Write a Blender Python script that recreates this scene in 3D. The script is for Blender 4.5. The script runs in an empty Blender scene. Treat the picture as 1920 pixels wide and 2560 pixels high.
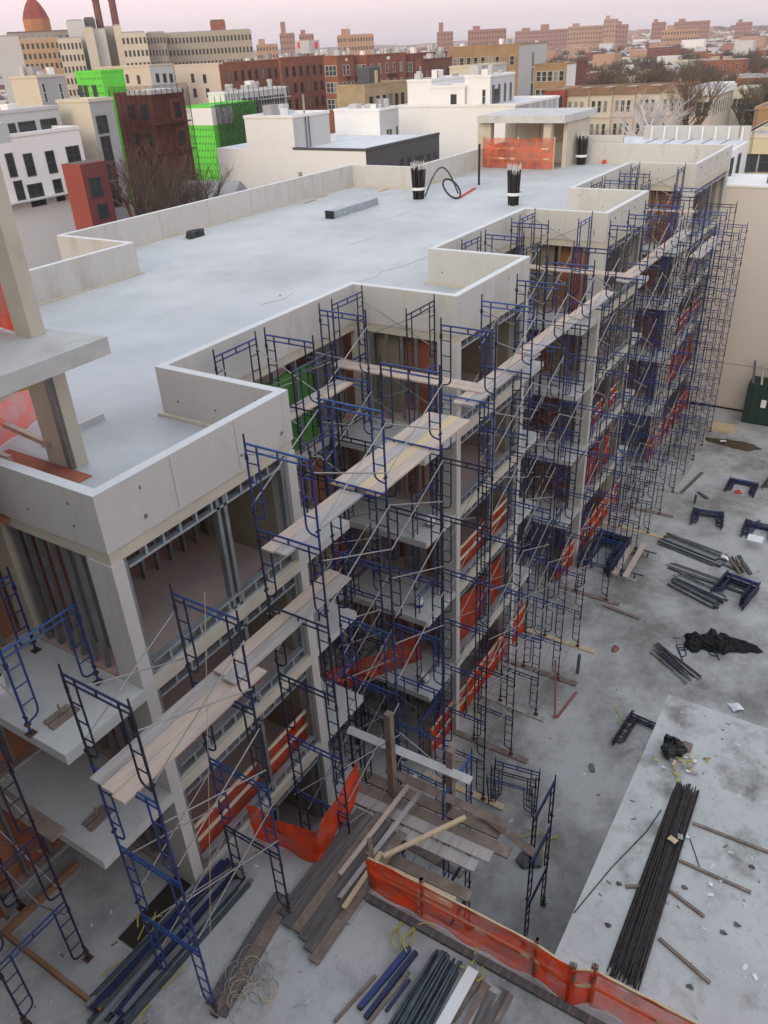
import bpy, math, random
from mathutils import Vector, Matrix
random.seed(7)
D = bpy.data
scene = bpy.context.scene
COL = scene.collection

# ------------------------------------------------------------------ camera
F_PX, PITCH, ROLL, YAW = 1970.98, 0.5327, -0.0523, 0.5863
CAM = Vector((-6.458, -9.679, 21.386))
cy, sy, cp, sp = math.cos(YAW), math.sin(YAW), math.cos(PITCH), math.sin(PITCH)
FW = Vector((cp*cy, cp*sy, -sp)); RT0 = Vector((sy, -cy, 0)); UP0 = RT0.cross(FW)
RT = RT0*math.cos(ROLL) + UP0*math.sin(ROLL); UP = -RT0*math.sin(ROLL) + UP0*math.cos(ROLL)
cam = D.objects.new('camera', D.cameras.new('camera'))
COL.objects.link(cam)
cam.matrix_world = Matrix(((RT.x, UP.x, -FW.x, CAM.x), (RT.y, UP.y, -FW.y, CAM.y), (RT.z, UP.z, -FW.z, CAM.z), (0, 0, 0, 1)))
cam.data.sensor_fit = 'VERTICAL'
cam.data.sensor_height = 24.0
cam.data.lens = 24.0*F_PX/2560.0
cam.data.clip_end = 9000
cam.data.clip_start = 0.1
scene.camera = cam

# ------------------------------------------------------------------ world: dusk sky
world = D.worlds.new('World'); scene.world = world; world.use_nodes = True
nt = world.node_tree; nt.nodes.clear()
def wn(t, **k):
    n = nt.nodes.new(t)
    for a, b in k.items(): setattr(n, a, b)
    return n
SUN_EL, SUN_AZ = math.radians(3.0), math.radians(188.0)      # afterglow low behind the camera
sky = wn('ShaderNodeTexSky', sky_type='NISHITA', sun_disc=False)
sky.sun_elevation = SUN_EL
sky.sun_rotation = math.radians(90.0) - SUN_AZ
tc = wn('ShaderNodeTexCoord'); sep = wn('ShaderNodeSeparateXYZ')
nt.links.new(tc.outputs['Generated'], sep.inputs[0])
def wramp(stops):
    r = wn('ShaderNodeValToRGB'); e = r.color_ramp.elements
    e[0].position, e[0].color = stops[0][0], (*stops[0][1], 1)
    e[1].position, e[1].color = stops[-1][0], (*stops[-1][1], 1)
    for p, c in stops[1:-1]:
        x = e.new(p); x.color = (*c, 1)
    nt.links.new(sep.outputs['Z'], r.inputs[0]); return r
ANTI = wramp([(0.0, (.46, .47, .55)), (.012, (.58, .56, .64)), (.05, (.70, .57, .66)), (.10, (.80, .57, .63)), (.22, (.74, .57, .65)), (.5, (.68, .73, .82)), (1, (.66, .75, .87))])
GLOW = wramp([(0.0, (1.0, .74, .50)), (.08, (1.15, .88, .62)), (.25, (1.0, .92, .80)), (.5, (.80, .82, .85)), (1, (.66, .75, .87))])
dot = wn('ShaderNodeVectorMath', operation='DOT_PRODUCT')
nt.links.new(tc.outputs['Generated'], dot.inputs[0]); dot.inputs[1].default_value = (math.cos(SUN_AZ), math.sin(SUN_AZ), 0)
mr = wn('ShaderNodeMapRange', interpolation_type='SMOOTHSTEP'); mr.inputs[1].default_value = -.3; mr.inputs[2].default_value = 1.0
nt.links.new(dot.outputs['Value'], mr.inputs[0])
mx = wn('ShaderNodeMix', data_type='RGBA')
nt.links.new(mr.outputs[0], mx.inputs[0]); nt.links.new(ANTI.outputs[0], mx.inputs[6]); nt.links.new(GLOW.outputs[0], mx.inputs[7])
bg1 = wn('ShaderNodeBackground'); bg1.inputs[1].default_value = 1.0
bg2 = wn('ShaderNodeBackground'); bg2.inputs[1].default_value = 0.05
nt.links.new(mx.outputs[2], bg1.inputs[0]); nt.links.new(sky.outputs[0], bg2.inputs[0])
ad = wn('ShaderNodeAddShader'); out = wn('ShaderNodeOutputWorld')
nt.links.new(bg1.outputs[0], ad.inputs[0]); nt.links.new(bg2.outputs[0], ad.inputs[1]); nt.links.new(ad.outputs[0], out.inputs[0])
sun = D.objects.new('sun', D.lights.new('sun', 'SUN')); COL.objects.link(sun)
sun.data.energy = 0.9; sun.data.angle = math.radians(30); sun.data.color = (1.0, .85, .68)
SL = math.radians(24)      # mean height of the bright afterglow
sd = Vector((math.cos(SUN_AZ)*math.cos(SL), math.sin(SUN_AZ)*math.cos(SL), math.sin(SL)))
sun.rotation_euler = sd.to_track_quat('Z', 'Y').to_euler()
sun.location = (-40, -20, 60)
scene.view_settings.view_transform = 'Standard'
scene.view_settings.look = 'None'
scene.view_settings.exposure = 0.52
scene.view_settings.gamma = 1.0
scene.view_settings.use_curve_mapping = False
scene.render.engine = 'CYCLES'
scene.cycles.max_bounces = 6
scene.cycles.diffuse_bounces = 3
scene.cycles.transparent_max_bounces = 12
scene.cycles.use_denoising = True

# ------------------------------------------------------------------ pixel helpers (photo px, 1920 x 2560)
def ray(px, py): return FW + RT*((px-960)/F_PX) - UP*((py-1280)/F_PX)
def PD(px, py, dist):
    d = ray(px, py); return CAM + d*(dist/math.hypot(d.x, d.y))
def PZ(px, py, z):
    d = ray(px, py); return CAM + d*((z-CAM.z)/d.z)
def PX(px, py, x):
    d = ray(px, py); return CAM + d*((x-CAM.x)/d.x)
def PY(px, py, y):
    d = ray(px, py); return CAM + d*((y-CAM.y)/d.y)

# ------------------------------------------------------------------ materials
MATS = {}
def mat(name, col, rough=.8, metal=0.0, var=.12, scale=1.5, col2=None, mask=(.45, .7), mscale=.6, bump=0.0, bscale=20, stretch=(1, 1, 1), alpha=None, spots=None, col3=None):
    if name in MATS: return MATS[name]
    m = D.materials.new(name); m.use_nodes = True; t = m.node_tree; N = t.nodes; L = t.links
    b = N['Principled BSDF']; b.inputs['Roughness'].default_value = rough; b.inputs['Metallic'].default_value = metal
    g = N.new('ShaderNodeNewGeometry'); mp = N.new('ShaderNodeMapping'); mp.inputs['Scale'].default_value = stretch
    L.new(g.outputs['Position'], mp.inputs[0])
    n1 = N.new('ShaderNodeTexNoise'); n1.inputs['Scale'].default_value = scale; n1.inputs['Detail'].default_value = 8; n1.inputs['Roughness'].default_value = .62
    L.new(mp.outputs[0], n1.inputs[0])
    r = N.new('ShaderNodeValToRGB'); e = r.color_ramp.elements
    e[0].position, e[1].position = .28, .72
    e[0].color = (*[c*(1-var) for c in col], 1); e[1].color = (*[min(1, c*(1+var)) for c in col], 1)
    L.new(n1.outputs[0], r.inputs[0]); src = r.outputs[0]
    if col2:
        n2 = N.new('ShaderNodeTexNoise'); n2.inputs['Scale'].default_value = mscale; n2.inputs['Detail'].default_value = 9; n2.inputs['Roughness'].default_value = .68
        L.new(mp.outputs[0], n2.inputs[0])
        k = N.new('ShaderNodeMapRange'); k.inputs[1].default_value, k.inputs[2].default_value = mask; L.new(n2.outputs[0], k.inputs[0])
        x = N.new('ShaderNodeMix'); x.data_type = 'RGBA'; L.new(k.outputs[0], x.inputs[0]); L.new(src, x.inputs[6]); x.inputs[7].default_value = (*col2, 1)
        src = x.outputs[2]
    if col3:
        n4 = N.new('ShaderNodeTexNoise'); n4.inputs['Scale'].default_value = mscale*2.7; n4.inputs['Detail'].default_value = 10; n4.inputs['Roughness'].default_value = .75; n4.inputs['Distortion'].default_value = 1.2
        L.new(mp.outputs[0], n4.inputs[0])
        k = N.new('ShaderNodeMapRange'); k.inputs[1].default_value, k.inputs[2].default_value = .53, .72; k.inputs[4].default_value = .75; L.new(n4.outputs[0], k.inputs[0])
        x = N.new('ShaderNodeMix'); x.data_type = 'RGBA'; L.new(k.outputs[0], x.inputs[0]); L.new(src, x.inputs[6]); x.inputs[7].default_value = (*col3, 1)
        src = x.outputs[2]
    if spots:   # (scale, radius, colour): scattered small marks
        v = N.new('ShaderNodeTexVoronoi'); v.inputs['Scale'].default_value = spots[0]; L.new(mp.outputs[0], v.inputs[0])
        k = N.new('ShaderNodeMapRange'); k.inputs[1].default_value, k.inputs[2].default_value = spots[1], spots[1]*.6; L.new(v.outputs['Distance'], k.inputs[0])
        kk = N.new('ShaderNodeMath'); kk.operation = 'MULTIPLY'; kk.inputs[1].default_value = .7
        L.new(k.outputs[0], kk.inputs[0])
        x = N.new('ShaderNodeMix'); x.data_type = 'RGBA'; L.new(kk.outputs[0], x.inputs[0]); L.new(src, x.inputs[6]); x.inputs[7].default_value = (*spots[2], 1)
        src = x.outputs[2]
    L.new(src, b.inputs['Base Color'])
    if bump:
        n3 = N.new('ShaderNodeTexNoise'); n3.inputs['Scale'].default_value = bscale; n3.inputs['Detail'].default_value = 6
        L.new(mp.outputs[0], n3.inputs[0])
        bb = N.new('ShaderNodeBump'); bb.inputs['Strength'].default_value = bump; bb.inputs['Distance'].default_value = .02
        L.new(n3.outputs[0], bb.inputs['Height']); L.new(bb.outputs[0], b.inputs['Normal'])
    if alpha is not None: b.inputs['Alpha'].default_value = alpha
    MATS[name] = m; return m
def mesh_mat(name, col, cover=.8, cell=14.0):
    """woven plastic safety netting: an open weave, denser where it is doubled over"""
    m = D.materials.new(name); m.use_nodes = True; t = m.node_tree; N = t.nodes; L = t.links; N.clear()
    o = N.new('ShaderNodeOutputMaterial'); df = N.new('ShaderNodeBsdfDiffuse'); tl = N.new('ShaderNodeBsdfTranslucent'); tr = N.new('ShaderNodeBsdfTransparent')
    g = N.new('ShaderNodeNewGeometry'); n = N.new('ShaderNodeTexNoise'); n.inputs['Scale'].default_value = 2.2; n.inputs['Detail'].default_value = 5
    L.new(g.outputs['Position'], n.inputs[0])
    r = N.new('ShaderNodeValToRGB'); r.color_ramp.elements[0].color = (*[c*.72 for c in col], 1); r.color_ramp.elements[1].color = (*[min(1, c*1.2) for c in col], 1)
    r.color_ramp.elements[0].position = .3; r.color_ramp.elements[1].position = .7
    L.new(n.outputs[0], r.inputs[0]); L.new(r.outputs[0], df.inputs[0]); L.new(r.outputs[0], tl.inputs[0])
    a = N.new('ShaderNodeMixShader'); a.inputs[0].default_value = .4; L.new(df.outputs[0], a.inputs[1]); L.new(tl.outputs[0], a.inputs[2])
    k = N.new('ShaderNodeMapRange'); k.inputs[1].default_value = .35; k.inputs[2].default_value = .65; k.inputs[3].default_value = cover-.12; k.inputs[4].default_value = min(1, cover+.12)
    L.new(n.outputs[0], k.inputs[0])
    s = N.new('ShaderNodeMixShader'); L.new(k.outputs[0], s.inputs[0]); L.new(tr.outputs[0], s.inputs[1]); L.new(a.outputs[0], s.inputs[2]); L.new(s.outputs[0], o.inputs[0])
    MATS[name] = m; return m

C_WALL = mat('cast concrete wall', (.52, .505, .475), .85, var=.07, scale=.9, col2=(.36, .33, .28), mask=(.53, .76), mscale=.9, bump=.12, bscale=9, stretch=(1, 1, .28), col3=(.56, .55, .52), spots=(.8, .035, (.2, .19, .17)))
C_BEAM = mat('cast concrete beam', (.52, .475, .39), .85, var=.08, scale=1.2, col2=(.36, .31, .24), mask=(.58, .85), mscale=1.0, bump=.12)
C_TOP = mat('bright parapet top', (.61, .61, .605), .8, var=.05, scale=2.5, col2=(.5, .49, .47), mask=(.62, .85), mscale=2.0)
C_ROOF = mat('trowelled concrete roof', (.48, .49, .495), .62, var=.10, scale=.5, col2=(.37, .38, .385), mask=(.46, .70), mscale=.22, col3=(.52, .52, .50),  bump=.06, bscale=3, spots=(.25, .02, (.2, .2, .2)))
C_SLAB = mat('concrete slab', (.50, .50, .48), .85, var=.08, scale=1.2, col2=(.36, .35, .33), mask=(.5, .75), mscale=.7)
C_IN = mat('interior concrete floor', (.47, .36, .32), .9, var=.15, scale=1.0, col2=(.46, .22, .15), mask=(.5, .74), mscale=.5)
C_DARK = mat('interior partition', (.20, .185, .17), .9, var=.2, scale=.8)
C_COURT = mat('court concrete', (.43, .425, .41), .9, var=.13, scale=.45, col2=(.205, .195, .175), mask=(.43, .62), mscale=.26, col3=(.50, .485, .455), bump=.15, bscale=6, spots=(1.1, .03, (.14, .13, .12)))
C_DECK = mat('near deck concrete', (.42, .415, .405), .9, var=.14, scale=.7, col2=(.22, .22, .215), mask=(.46, .66), mscale=.5, col3=(.47, .47, .46), bump=.15, bscale=6, spots=(1.3, .035, (.16, .15, .14)))
C_SLAB2 = mat('pale deck slab', (.46, .455, .44), .9, var=.12, scale=1.3, col2=(.19, .18, .16), mask=(.53, .70), mscale=.75, col3=(.30, .285, .26), bump=.12, bscale=6, spots=(1.6, .04, (.2, .19, .17)))
STEEL = mat('galvanised steel stud', (.27, .29, .30), .45, .6, var=.2, scale=3)
STEEL_L = mat('bright galvanised track', (.42, .46, .49), .4, .6, var=.2, scale=3)
BLUE = mat('blue scaffold paint', (.020, .042, .17), .5, .1, var=.3, scale=4, col2=(.07, .035, .025), mask=(.64, .78), mscale=5)
NAVY = mat('navy scaffold paint', (.014, .021, .070), .5, .1, var=.3, scale=4, col2=(.06, .03, .02), mask=(.6, .78), mscale=5)
BRIGHT = mat('bright blue scaffold paint', (.024, .075, .24), .45, .1, var=.3, scale=4, col2=(.10, .05, .03), mask=(.68, .8), mscale=5)
LEG = mat('near black scaffold post', (.014, .018, .040), .5, .1, var=.3, scale=4, col2=(.055, .03, .022), mask=(.6, .78), mscale=5)
RUST = mat('rusty steel', (.10, .045, .028), .8, .2, var=.35, scale=5)
GALV = mat('galvanised brace', (.31, .31, .30), .45, .5, var=.2, scale=2)
W_NEW = mat('fresh scaffold plank', (.53, .41, .33), .85, var=.16, scale=2.5, stretch=(.35, 3, 3), col2=(.42, .36, .33), mask=(.45, .7), mscale=1.2)
W_GREY = mat('weathered plank', (.40, .36, .34), .9, var=.2, scale=2.5, stretch=(.35, 3, 3), col2=(.26, .22, .20), mask=(.5, .72), mscale=1.5)
W_TAN = mat('yellow lumber', (.56, .43, .27), .85, var=.15, scale=3, stretch=(.4, 3, 3))
W_OLD = mat('old brown timber', (.20, .15, .12), .9, var=.3, scale=3, col2=(.33, .28, .25), mask=(.55, .75), mscale=2)
W_DARK = mat('dark wet planks', (.095, .083, .08), .8, var=.35, scale=3, stretch=(.3, 4, 4), col2=(.21, .19, .185), mask=(.5, .7), mscale=2)
W_SNOW = mat('frosted timber', (.58, .56, .55), .9, var=.2, scale=4, col2=(.24, .19, .16), mask=(.56, .72), mscale=4)
ORANGE = mesh_mat('orange safety netting', (.80, .085, .025), .90)
ORANGE_T = mesh_mat('thin orange netting', (.78, .10, .04), .66)
REDPANEL = mat('rust red sheathing', (.36, .11, .065), .85, var=.25, scale=.8, col2=(.16, .07, .05), mask=(.5, .75), mscale=.6)
ORPANEL = mat('orange brown sheathing', (.37, .16, .085), .85, var=.25, scale=.8, col2=(.15, .10, .07), mask=(.5, .75), mscale=.5)
TANPANEL = mat('tan sheathing', (.29, .245, .18), .85, var=.15, scale=.8)
GREENPANEL = mat('green sheathing', (.06, .20, .025), .8, var=.15, scale=.8)
BLACK = mat('black plastic', (.012, .012, .013), .45, var=.3)
BLACKCLOTH = mat('black tarpaulin', (.008, .008, .008), .9, var=.3)
WHITE = mat('white paint', (.74, .74, .73), .7, var=.04, scale=.5)
RED = mat('red paint', (.55, .05, .025), .6, var=.1)
YELLOW = mat('yellow tape', (.42, .36, .07), .6, var=.2)
REBAR = mat('dark rebar', (.045, .037, .033), .75, .3, var=.5, scale=6)
PIPE = mat('grey steel pipe', (.085, .10, .115), .5, .5, var=.4, scale=4)
GREEN = mat('dark green container paint', (.012, .035, .022), .6, var=.2)
PAPER = mat('white paper', (.75, .75, .76), .9, var=.04)
BARK = mat('winter bark', (.085, .068, .058), .95, var=.3, scale=3)
BARK_L = mat('pale bark', (.19, .145, .10), .95, var=.3, scale=3)
TWIG = mat('winter twigs', (.085, .058, .045), .95, var=.35, scale=.3)
GLASS = mat('dark window glass', (.03, .04, .042), .15, var=.4, scale=.6)
FRAME_W = mat('pale window frame', (.55, .55, .53), .6, var=.05)
FRAME_D = mat('dark window frame', (.05, .05, .055), .6, var=.05)
ASPHALT = mat('asphalt', (.19, .185, .185), .9, var=.15, scale=.2)
GROUND = mat('winter town ground', (.13, .105, .09), .95, var=.35, scale=.02, col2=(.20, .19, .185), mask=(.5, .62), mscale=.05)

# ------------------------------------------------------------------ geometry helpers
class MB:
    def __init__(s): s.v, s.f, s.m = [], [], []
    def box(s, x0, y0, z0, x1, y1, z1, mi=0):
        b = len(s.v)
        s.v += [(x0, y0, z0), (x1, y0, z0), (x1, y1, z0), (x0, y1, z0), (x0, y0, z1), (x1, y0, z1), (x1, y1, z1), (x0, y1, z1)]
        for q in ((0, 3, 2, 1), (4, 5, 6, 7), (0, 1, 5, 4), (1, 2, 6, 5), (2, 3, 7, 6), (3, 0, 4, 7)):
            s.f.append(tuple(b+i for i in q)); s.m.append(mi)
        return s
    def bar(s, p, q, w, h, mi=0, up=(0, 0, 1)):
        p, q = Vector(p), Vector(q); d = (q-p).normalized(); u = Vector(up)
        if abs(d.dot(u)) > .98: u = Vector((1, 0, 0))
        a = d.cross(u).normalized()*(w/2); c = a.cross(d).normalized()*(h/2); b = len(s.v)
        for o in (p, q): s.v += [tuple(o-a-c), tuple(o+a-c), tuple(o+a+c), tuple(o-a+c)]
        for k in ((0, 3, 2, 1), (4, 5, 6, 7), (0, 1, 5, 4), (1, 2, 6, 5), (2, 3, 7, 6), (3, 0, 4, 7)):
            s.f.append(tuple(b+i for i in k)); s.m.append(mi)
        return s
    def tube(s, p, q, r, n=6, mi=0, r2=None, cap=True):
        p, q = Vector(p), Vector(q); d = (q-p).normalized(); u = Vector((0, 0, 1))
        if abs(d.dot(u)) > .95: u = Vector((1, 0, 0))
        a = d.cross(u).normalized(); c = a.cross(d); b = len(s.v); r2 = r if r2 is None else r2
        for o, rr in ((p, r), (q, r2)):
            for i in range(n):
                t = 2*math.pi*i/n; s.v.append(tuple(o + a*(rr*math.cos(t)) + c*(rr*math.sin(t))))
        for i in range(n):
            j = (i+1) % n; s.f.append((b+i, b+j, b+n+j, b+n+i)); s.m.append(mi)
        if cap:
            s.f.append(tuple(b+i for i in reversed(range(n)))); s.m.append(mi)
            s.f.append(tuple(b+n+i for i in range(n))); s.m.append(mi)
        return s
    def path(s, pts, r, n=6, mi=0):
        for a, b in zip(pts, pts[1:]): s.tube(a, b, r, n, mi)
        return s
    def poly(s, pts, z0, z1, mi=0):       # vertical prism from a counter-clockwise outline
        n = len(pts); b = len(s.v)
        s.v += [(x, y, z0) for x, y in pts] + [(x, y, z1) for x, y in pts]
        s.f += [tuple(b+i for i in reversed(range(n))), tuple(b+n+i for i in range(n))]; s.m += [mi, mi]
        for i in range(n):
            j = (i+1) % n; s.f.append((b+i, b+j, b+n+j, b+n+i)); s.m.append(mi)
        return s
    def grid(s, fn, nu, nv, mi=0):        # fn(u, v) -> point
        b = len(s.v)
        for i in range(nu+1):
            for j in range(nv+1): s.v.append(tuple(fn(i/nu, j/nv)))
        for i in range(nu):
            for j in range(nv):
                k = b + i*(nv+1) + j; s.f.append((k, k+nv+1, k+nv+2, k+1)); s.m.append(mi)
        return s
    def data(s, name, mats):
        me = D.meshes.new(name); me.from_pydata(s.v, [], s.f)
        for m in (mats if isinstance(mats, (list, tuple)) else [mats]): me.materials.append(m)
        if any(s.m): me.polygons.foreach_set('material_index', s.m)
        me.update(); return me
    def build(s, name, mats, parent=None, loc=None, **props):
        return put(name, s.data(name, mats), parent, loc, **props)
def put(name, me, parent=None, loc=None, rotz=0.0, scale=None, **props):
    o = D.objects.new(name, me); COL.objects.link(o)
    if parent is not None: o.parent = parent
    if loc is not None: o.location = loc
    if rotz: o.rotation_euler = (0, 0, rotz)
    if scale is not None: o.scale = scale
    for k, v in props.items(): o[k] = v
    return o
def thing(name, label, cat, loc=(0, 0, 0), group=None, rotz=0.0):
    o = D.objects.new(name, None); COL.objects.link(o); o.location = loc
    if rotz: o.rotation_euler = (0, 0, rotz)
    o['label'] = label; o['category'] = cat
    if group: o['group'] = group
    return o
def tag(o, label, cat, group=None):
    o['label'] = label; o['category'] = cat
    if group: o['group'] = group
    return o
def struct(o): o['kind'] = 'structure'; return o
def bx(name, m, parent, *b): return MB().box(*b).build(name, m, parent)

# ------------------------------------------------------------------ levels and plan of the concrete building
ZP, ZB, RF = 15.6, 14.27, 14.45
F5, F4, F3, F2, G = 11.59, 8.85, 5.91, 2.75, -.45
BAYS = [(0.0, 4.88), (12.15, 17.05), (24.45, 29.83), (38.2, 46.6)]
RD = 3.33
LEV = [(F5, ZB), (F4, F5-.26), (F3, F4-.26), (F2, F3-.26), (G, F2-.30)]
#CITYMARK
# ------------------------------------------------------------------ setting: ground, court, decks
struct(MB().grid(lambda u, v: (-300+4300*u, -2500+5000*v, -.75), 8, 8).build('ground', GROUND))
struct(bx('court_pavement', C_COURT, None, -6, -30, -.75, 46.5, 18, G))
struct(MB().poly([(-14, -30), (1.95, -30), (1.95, -.003), (-.003, -.003), (-.003, RD-.07), (-14, RD-.07)], 5.65, 5.91).build('near_deck', C_DECK))
struct(MB().poly([(1.953, -30), (10.75, -30), (10.75, -7.2), (1.953, -7.2)], 5.60, 5.914).build('deck_slab', C_SLAB2))
struct(bx('deck_wall', C_WALL, None, 1.68, -7.5, G, 1.92, -.3, 5.648))
struct(bx('deck_wall', C_WALL, None, 1.95, -7.5, G, 10.6, -7.25, 5.598))

# ------------------------------------------------------------------ the concrete building
B = thing('concrete_building', 'long unfinished concrete apartment block with zigzag bays and a pale flat roof behind scaffolding', 'building', (0, 0, G))
def part(name, m, mb): return mb.build(name, m, B, (0, 0, -G))     # parts keep world coordinates
def pbox(name, m, *b): return part(name, m, MB().box(*b))
X0, X1 = -7.5, 46.6
zig = [(X0, RD)]
for a, b in BAYS: zig += [(a, RD), (a, 0), (b, 0), (b, RD)]
zig = zig[:-1]                       # the last bay runs to the end of the block
back = [(X1, 14.4), (34.4, 14.4), (34.4, 18.5), (13.8, 18.5), (13.8, 14.5), (X0, 14.5)]
def inset(pts, d):
    n = len(pts); res = []
    for i in range(n):
        p0, p1, p2 = Vector((*pts[i-1], 0)), Vector((*pts[i], 0)), Vector((*pts[(i+1) % n], 0))
        a, b = (p1-p0).normalized(), (p2-p1).normalized()
        na, nb = Vector((-a.y, a.x, 0)), Vector((-b.y, b.x, 0))
        q = p1 + (na+nb)*d if abs(a.dot(b)) < .5 else p1 + na*d
        res.append((q.x, q.y))
    return res
outline = zig + back
part('roof_slab', C_ROOF, MB().poly(inset(outline, .05), ZB+.005, RF))
# parapet walls, one mesh per straight run, with a lighter top layer
n = len(outline)
PT = .2
ins = inset(outline, PT)
for i in range(n):
    p, q = outline[i], outline[(i+1) % n]
    pi, qi = ins[i], ins[(i+1) % n]
    if i == n-1: continue
    zb = ZB+.25
    part('parapet_wall', C_WALL, MB().poly([p, q, qi, pi], zb, ZP-.012))
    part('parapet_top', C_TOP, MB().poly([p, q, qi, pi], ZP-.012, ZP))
    pi2 = inset(outline, .03)[i]; qi2 = inset(outline, .03)[(i+1) % n]; pj = inset(outline, .30)[i]; qj = inset(outline, .30)[(i+1) % n]
    part('roof_beam', C_BEAM, MB().poly([pi2, qi2, qj, pj], ZB, ZB+.25))
# formwork joints on the parapets: shallow proud fins left between pours
def joint(*b): pbox('pour_joint', C_BEAM, *b)
for a, b in BAYS:
    for k in range(1, 3):
        x = a + (b-a)*k/3; joint(x-.012, -.012, ZB+.3, x+.012, .002, ZP-.03)
    joint(a-.012, RD*.5-.012, ZB+.3, a+.002, RD*.5+.012, ZP-.03)
    joint(a+PT-.002, 1.2, RF, a+PT+.012, 1.224, ZP-.03)
for x in [16+3.05*k for k in range(6)]: joint(x-.012, 18.28, RF, x+.012, 18.302, ZP-.03)
for x in [35.5+3.05*k for k in range(4)]: joint(x-.012, 14.18, RF, x+.012, 14.202, ZP-.03)
# tie-rod holes left by the formwork
hm = MB(); rh = random.Random(9)
for a, b in BAYS:
    x = a+.9
    while x < b-.3:
        for z in (ZB+.55, ZP-.3):
            if rh.random() < .5: hm.tube((x+rh.uniform(-.1, .1), .004, z+rh.uniform(-.08, .08)), (x, -.004, z), rh.uniform(.016, .034), 8)
        x += 1.22
for a, b in BAYS:
    for y in (.7, 1.9, 3.0):
        for z in (ZB+.6, ZP-.3):
            if rh.random() < .45: continue
            hm.tube((a+PT-.004, y, z), (a+PT+.004, y, z), .03, 8); hm.tube((b-PT+.004, y, z), (b-PT-.004, y, z), .03, 8)
            hm.tube((a+.004, y, z), (a-.004, y, z), .03, 8)
part('tie_holes', mat('tie hole shade', (.16, .15, .14), .9), hm)['kind'] = 'stuff'
# floor slabs
for z in (F5, F4, F3, F2):
    mb = MB().box(X0, RD+.01, z-.2, X1, 14.3, z)
    for a, b in BAYS: mb.box(a+.02, .3, z-.2, b-.02, RD+.01, z)
    part('floor_slab', C_IN, mb)
    for i, (a, b) in enumerate(BAYS):
        pbox('slab_edge', C_BEAM, a+.26, .0, z-.22, b-.26, .3, z+.05)
        # balconies on both flanks of each recess
        if i < 3: pbox('balcony_slab', C_SLAB, b, .03, z-.2, b+1.75, RD, z+.01)
        if i > 0: pbox('balcony_slab', C_SLAB, a-1.85, .03, z-.2, a, RD, z+.01)
    if z > F3: pbox('balcony_slab', C_SLAB, -1.75, -.02, z-.22, .0, RD, z+.01)
    # recess slab edges
    for a, b in [(X0, 0)] + [(BAYS[k][1], BAYS[k+1][0]) for k in range(3)]:
        pbox('slab_edge', C_SLAB, a, RD-.06, z-.24, b, RD+.0, z+.04)
# columns: thin concrete fins at every bay corner and along the recess walls
for i, (a, b) in enumerate(BAYS):
    for z0, z1 in LEV:
        zt = z1 + (.26 if z1 != ZB else 0)
        pbox('column', C_WALL, a, .0, z0, a+.26, .62, zt)
        pbox('column', C_WALL, b-.26, .0, z0, b, .5, zt)
        pbox('column', C_BEAM, a, RD-.35, z0, a+.3, RD+.2, zt)
        if i < 3: pbox('column', C_BEAM, b-.3, RD-.35, z0, b, RD+.2, zt)
# inner partition walls and ceilings' dark depth
for z0, z1 in LEV:
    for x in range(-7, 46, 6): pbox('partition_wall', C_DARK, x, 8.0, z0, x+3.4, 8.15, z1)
    for a, b in BAYS: pbox('partition_wall', TANPANEL, b-.28, .5, z0, b-.16, RD-.3, z1)
pbox('end_wall', C_WALL, X0, RD, G, X0+.25, 14.5, RF-.02)
pbox('end_wall', C_WALL, X1-.25, .6, G, X1, 14.4, RF-.02)
for z0, z1 in LEV:
    zt = z1 + (.26 if z1 != ZB else 0)
    for x in range(-7, 46, 4):
        y = 14.2 if x < 13.5 or x > 34 else 18.2
        pbox('column', C_BEAM, x, y, z0, x+.5, y+.28, zt)
        if x % 8 == 1: pbox('sheathing_panel', TANPANEL, x+.5, y+.1, z0, x+2.4, y+.16, zt)
# window bays: galvanised framing with ladder headers and sills
jamb = {}
for i, (a, b) in enumerate(BAYS):
    for li, (z0, z1) in enumerate(LEV[:4]):
        xa, xb = a+.30, b-.30
        z0w = z0+.05
        h = z1-z0w
        for x in (xa, xb-.09): pbox('jamb_stud', STEEL, x, .10, z0w, x+.09, .22, z1)
        mxp = xa + (xb-xa)*.56
        for dx in (-.14, .05): pbox('mullion', STEEL, mxp+dx, .09, z0w, mxp+dx+.09, .23, z1)
        hd = MB().box(xa+.1, .09, z1-.05, xb-.1, .21, z1-.004).box(xa+.1, .09, z1-.28, xb-.1, .21, z1-.23)
        sl = MB().box(xa+.1, .09, z0w+.004, xb-.1, .21, z0w+.05).box(xa+.1, .07, z0w+.27, xb-.1, .21, z0w+.31)
        x = xa+.5
        while x < xb-.2:
            hd.box(x, .10, z1-.23, x+.05, .2, z1-.05); sl.box(x, .10, z0w+.05, x+.05, .2, z0w+.27); x += .41
        part('header_framing', STEEL_L, hd)
        if li < 3 or True: part('sill_framing', STEEL_L, sl)
    # studs of a cross partition glimpsed through the windows
    for z0, z1 in LEV[:2]:
        for k in range(7):
            if i < 2: pbox('stud', STEEL, a+.55*(b-a)+.45*k*.9-.2, 2.6, z0, a+.55*(b-a)+.45*k*.9-.12, 2.7, z1)
for i, (a, b) in enumerate(BAYS):
    for li, (z0, z1) in enumerate(LEV):
        w = (b-a)/3
        for k in range(3):
            if (k+li+i) % 3: pbox('sheathing_panel', [REDPANEL, ORPANEL, TANPANEL, REDPANEL][(k+li*2+i) % 4], a+.3+k*w, 4.6+.7*((k+li) % 2), z0, a+.2+(k+1)*w, 4.66+.7*((k+li) % 2), z1)
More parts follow.
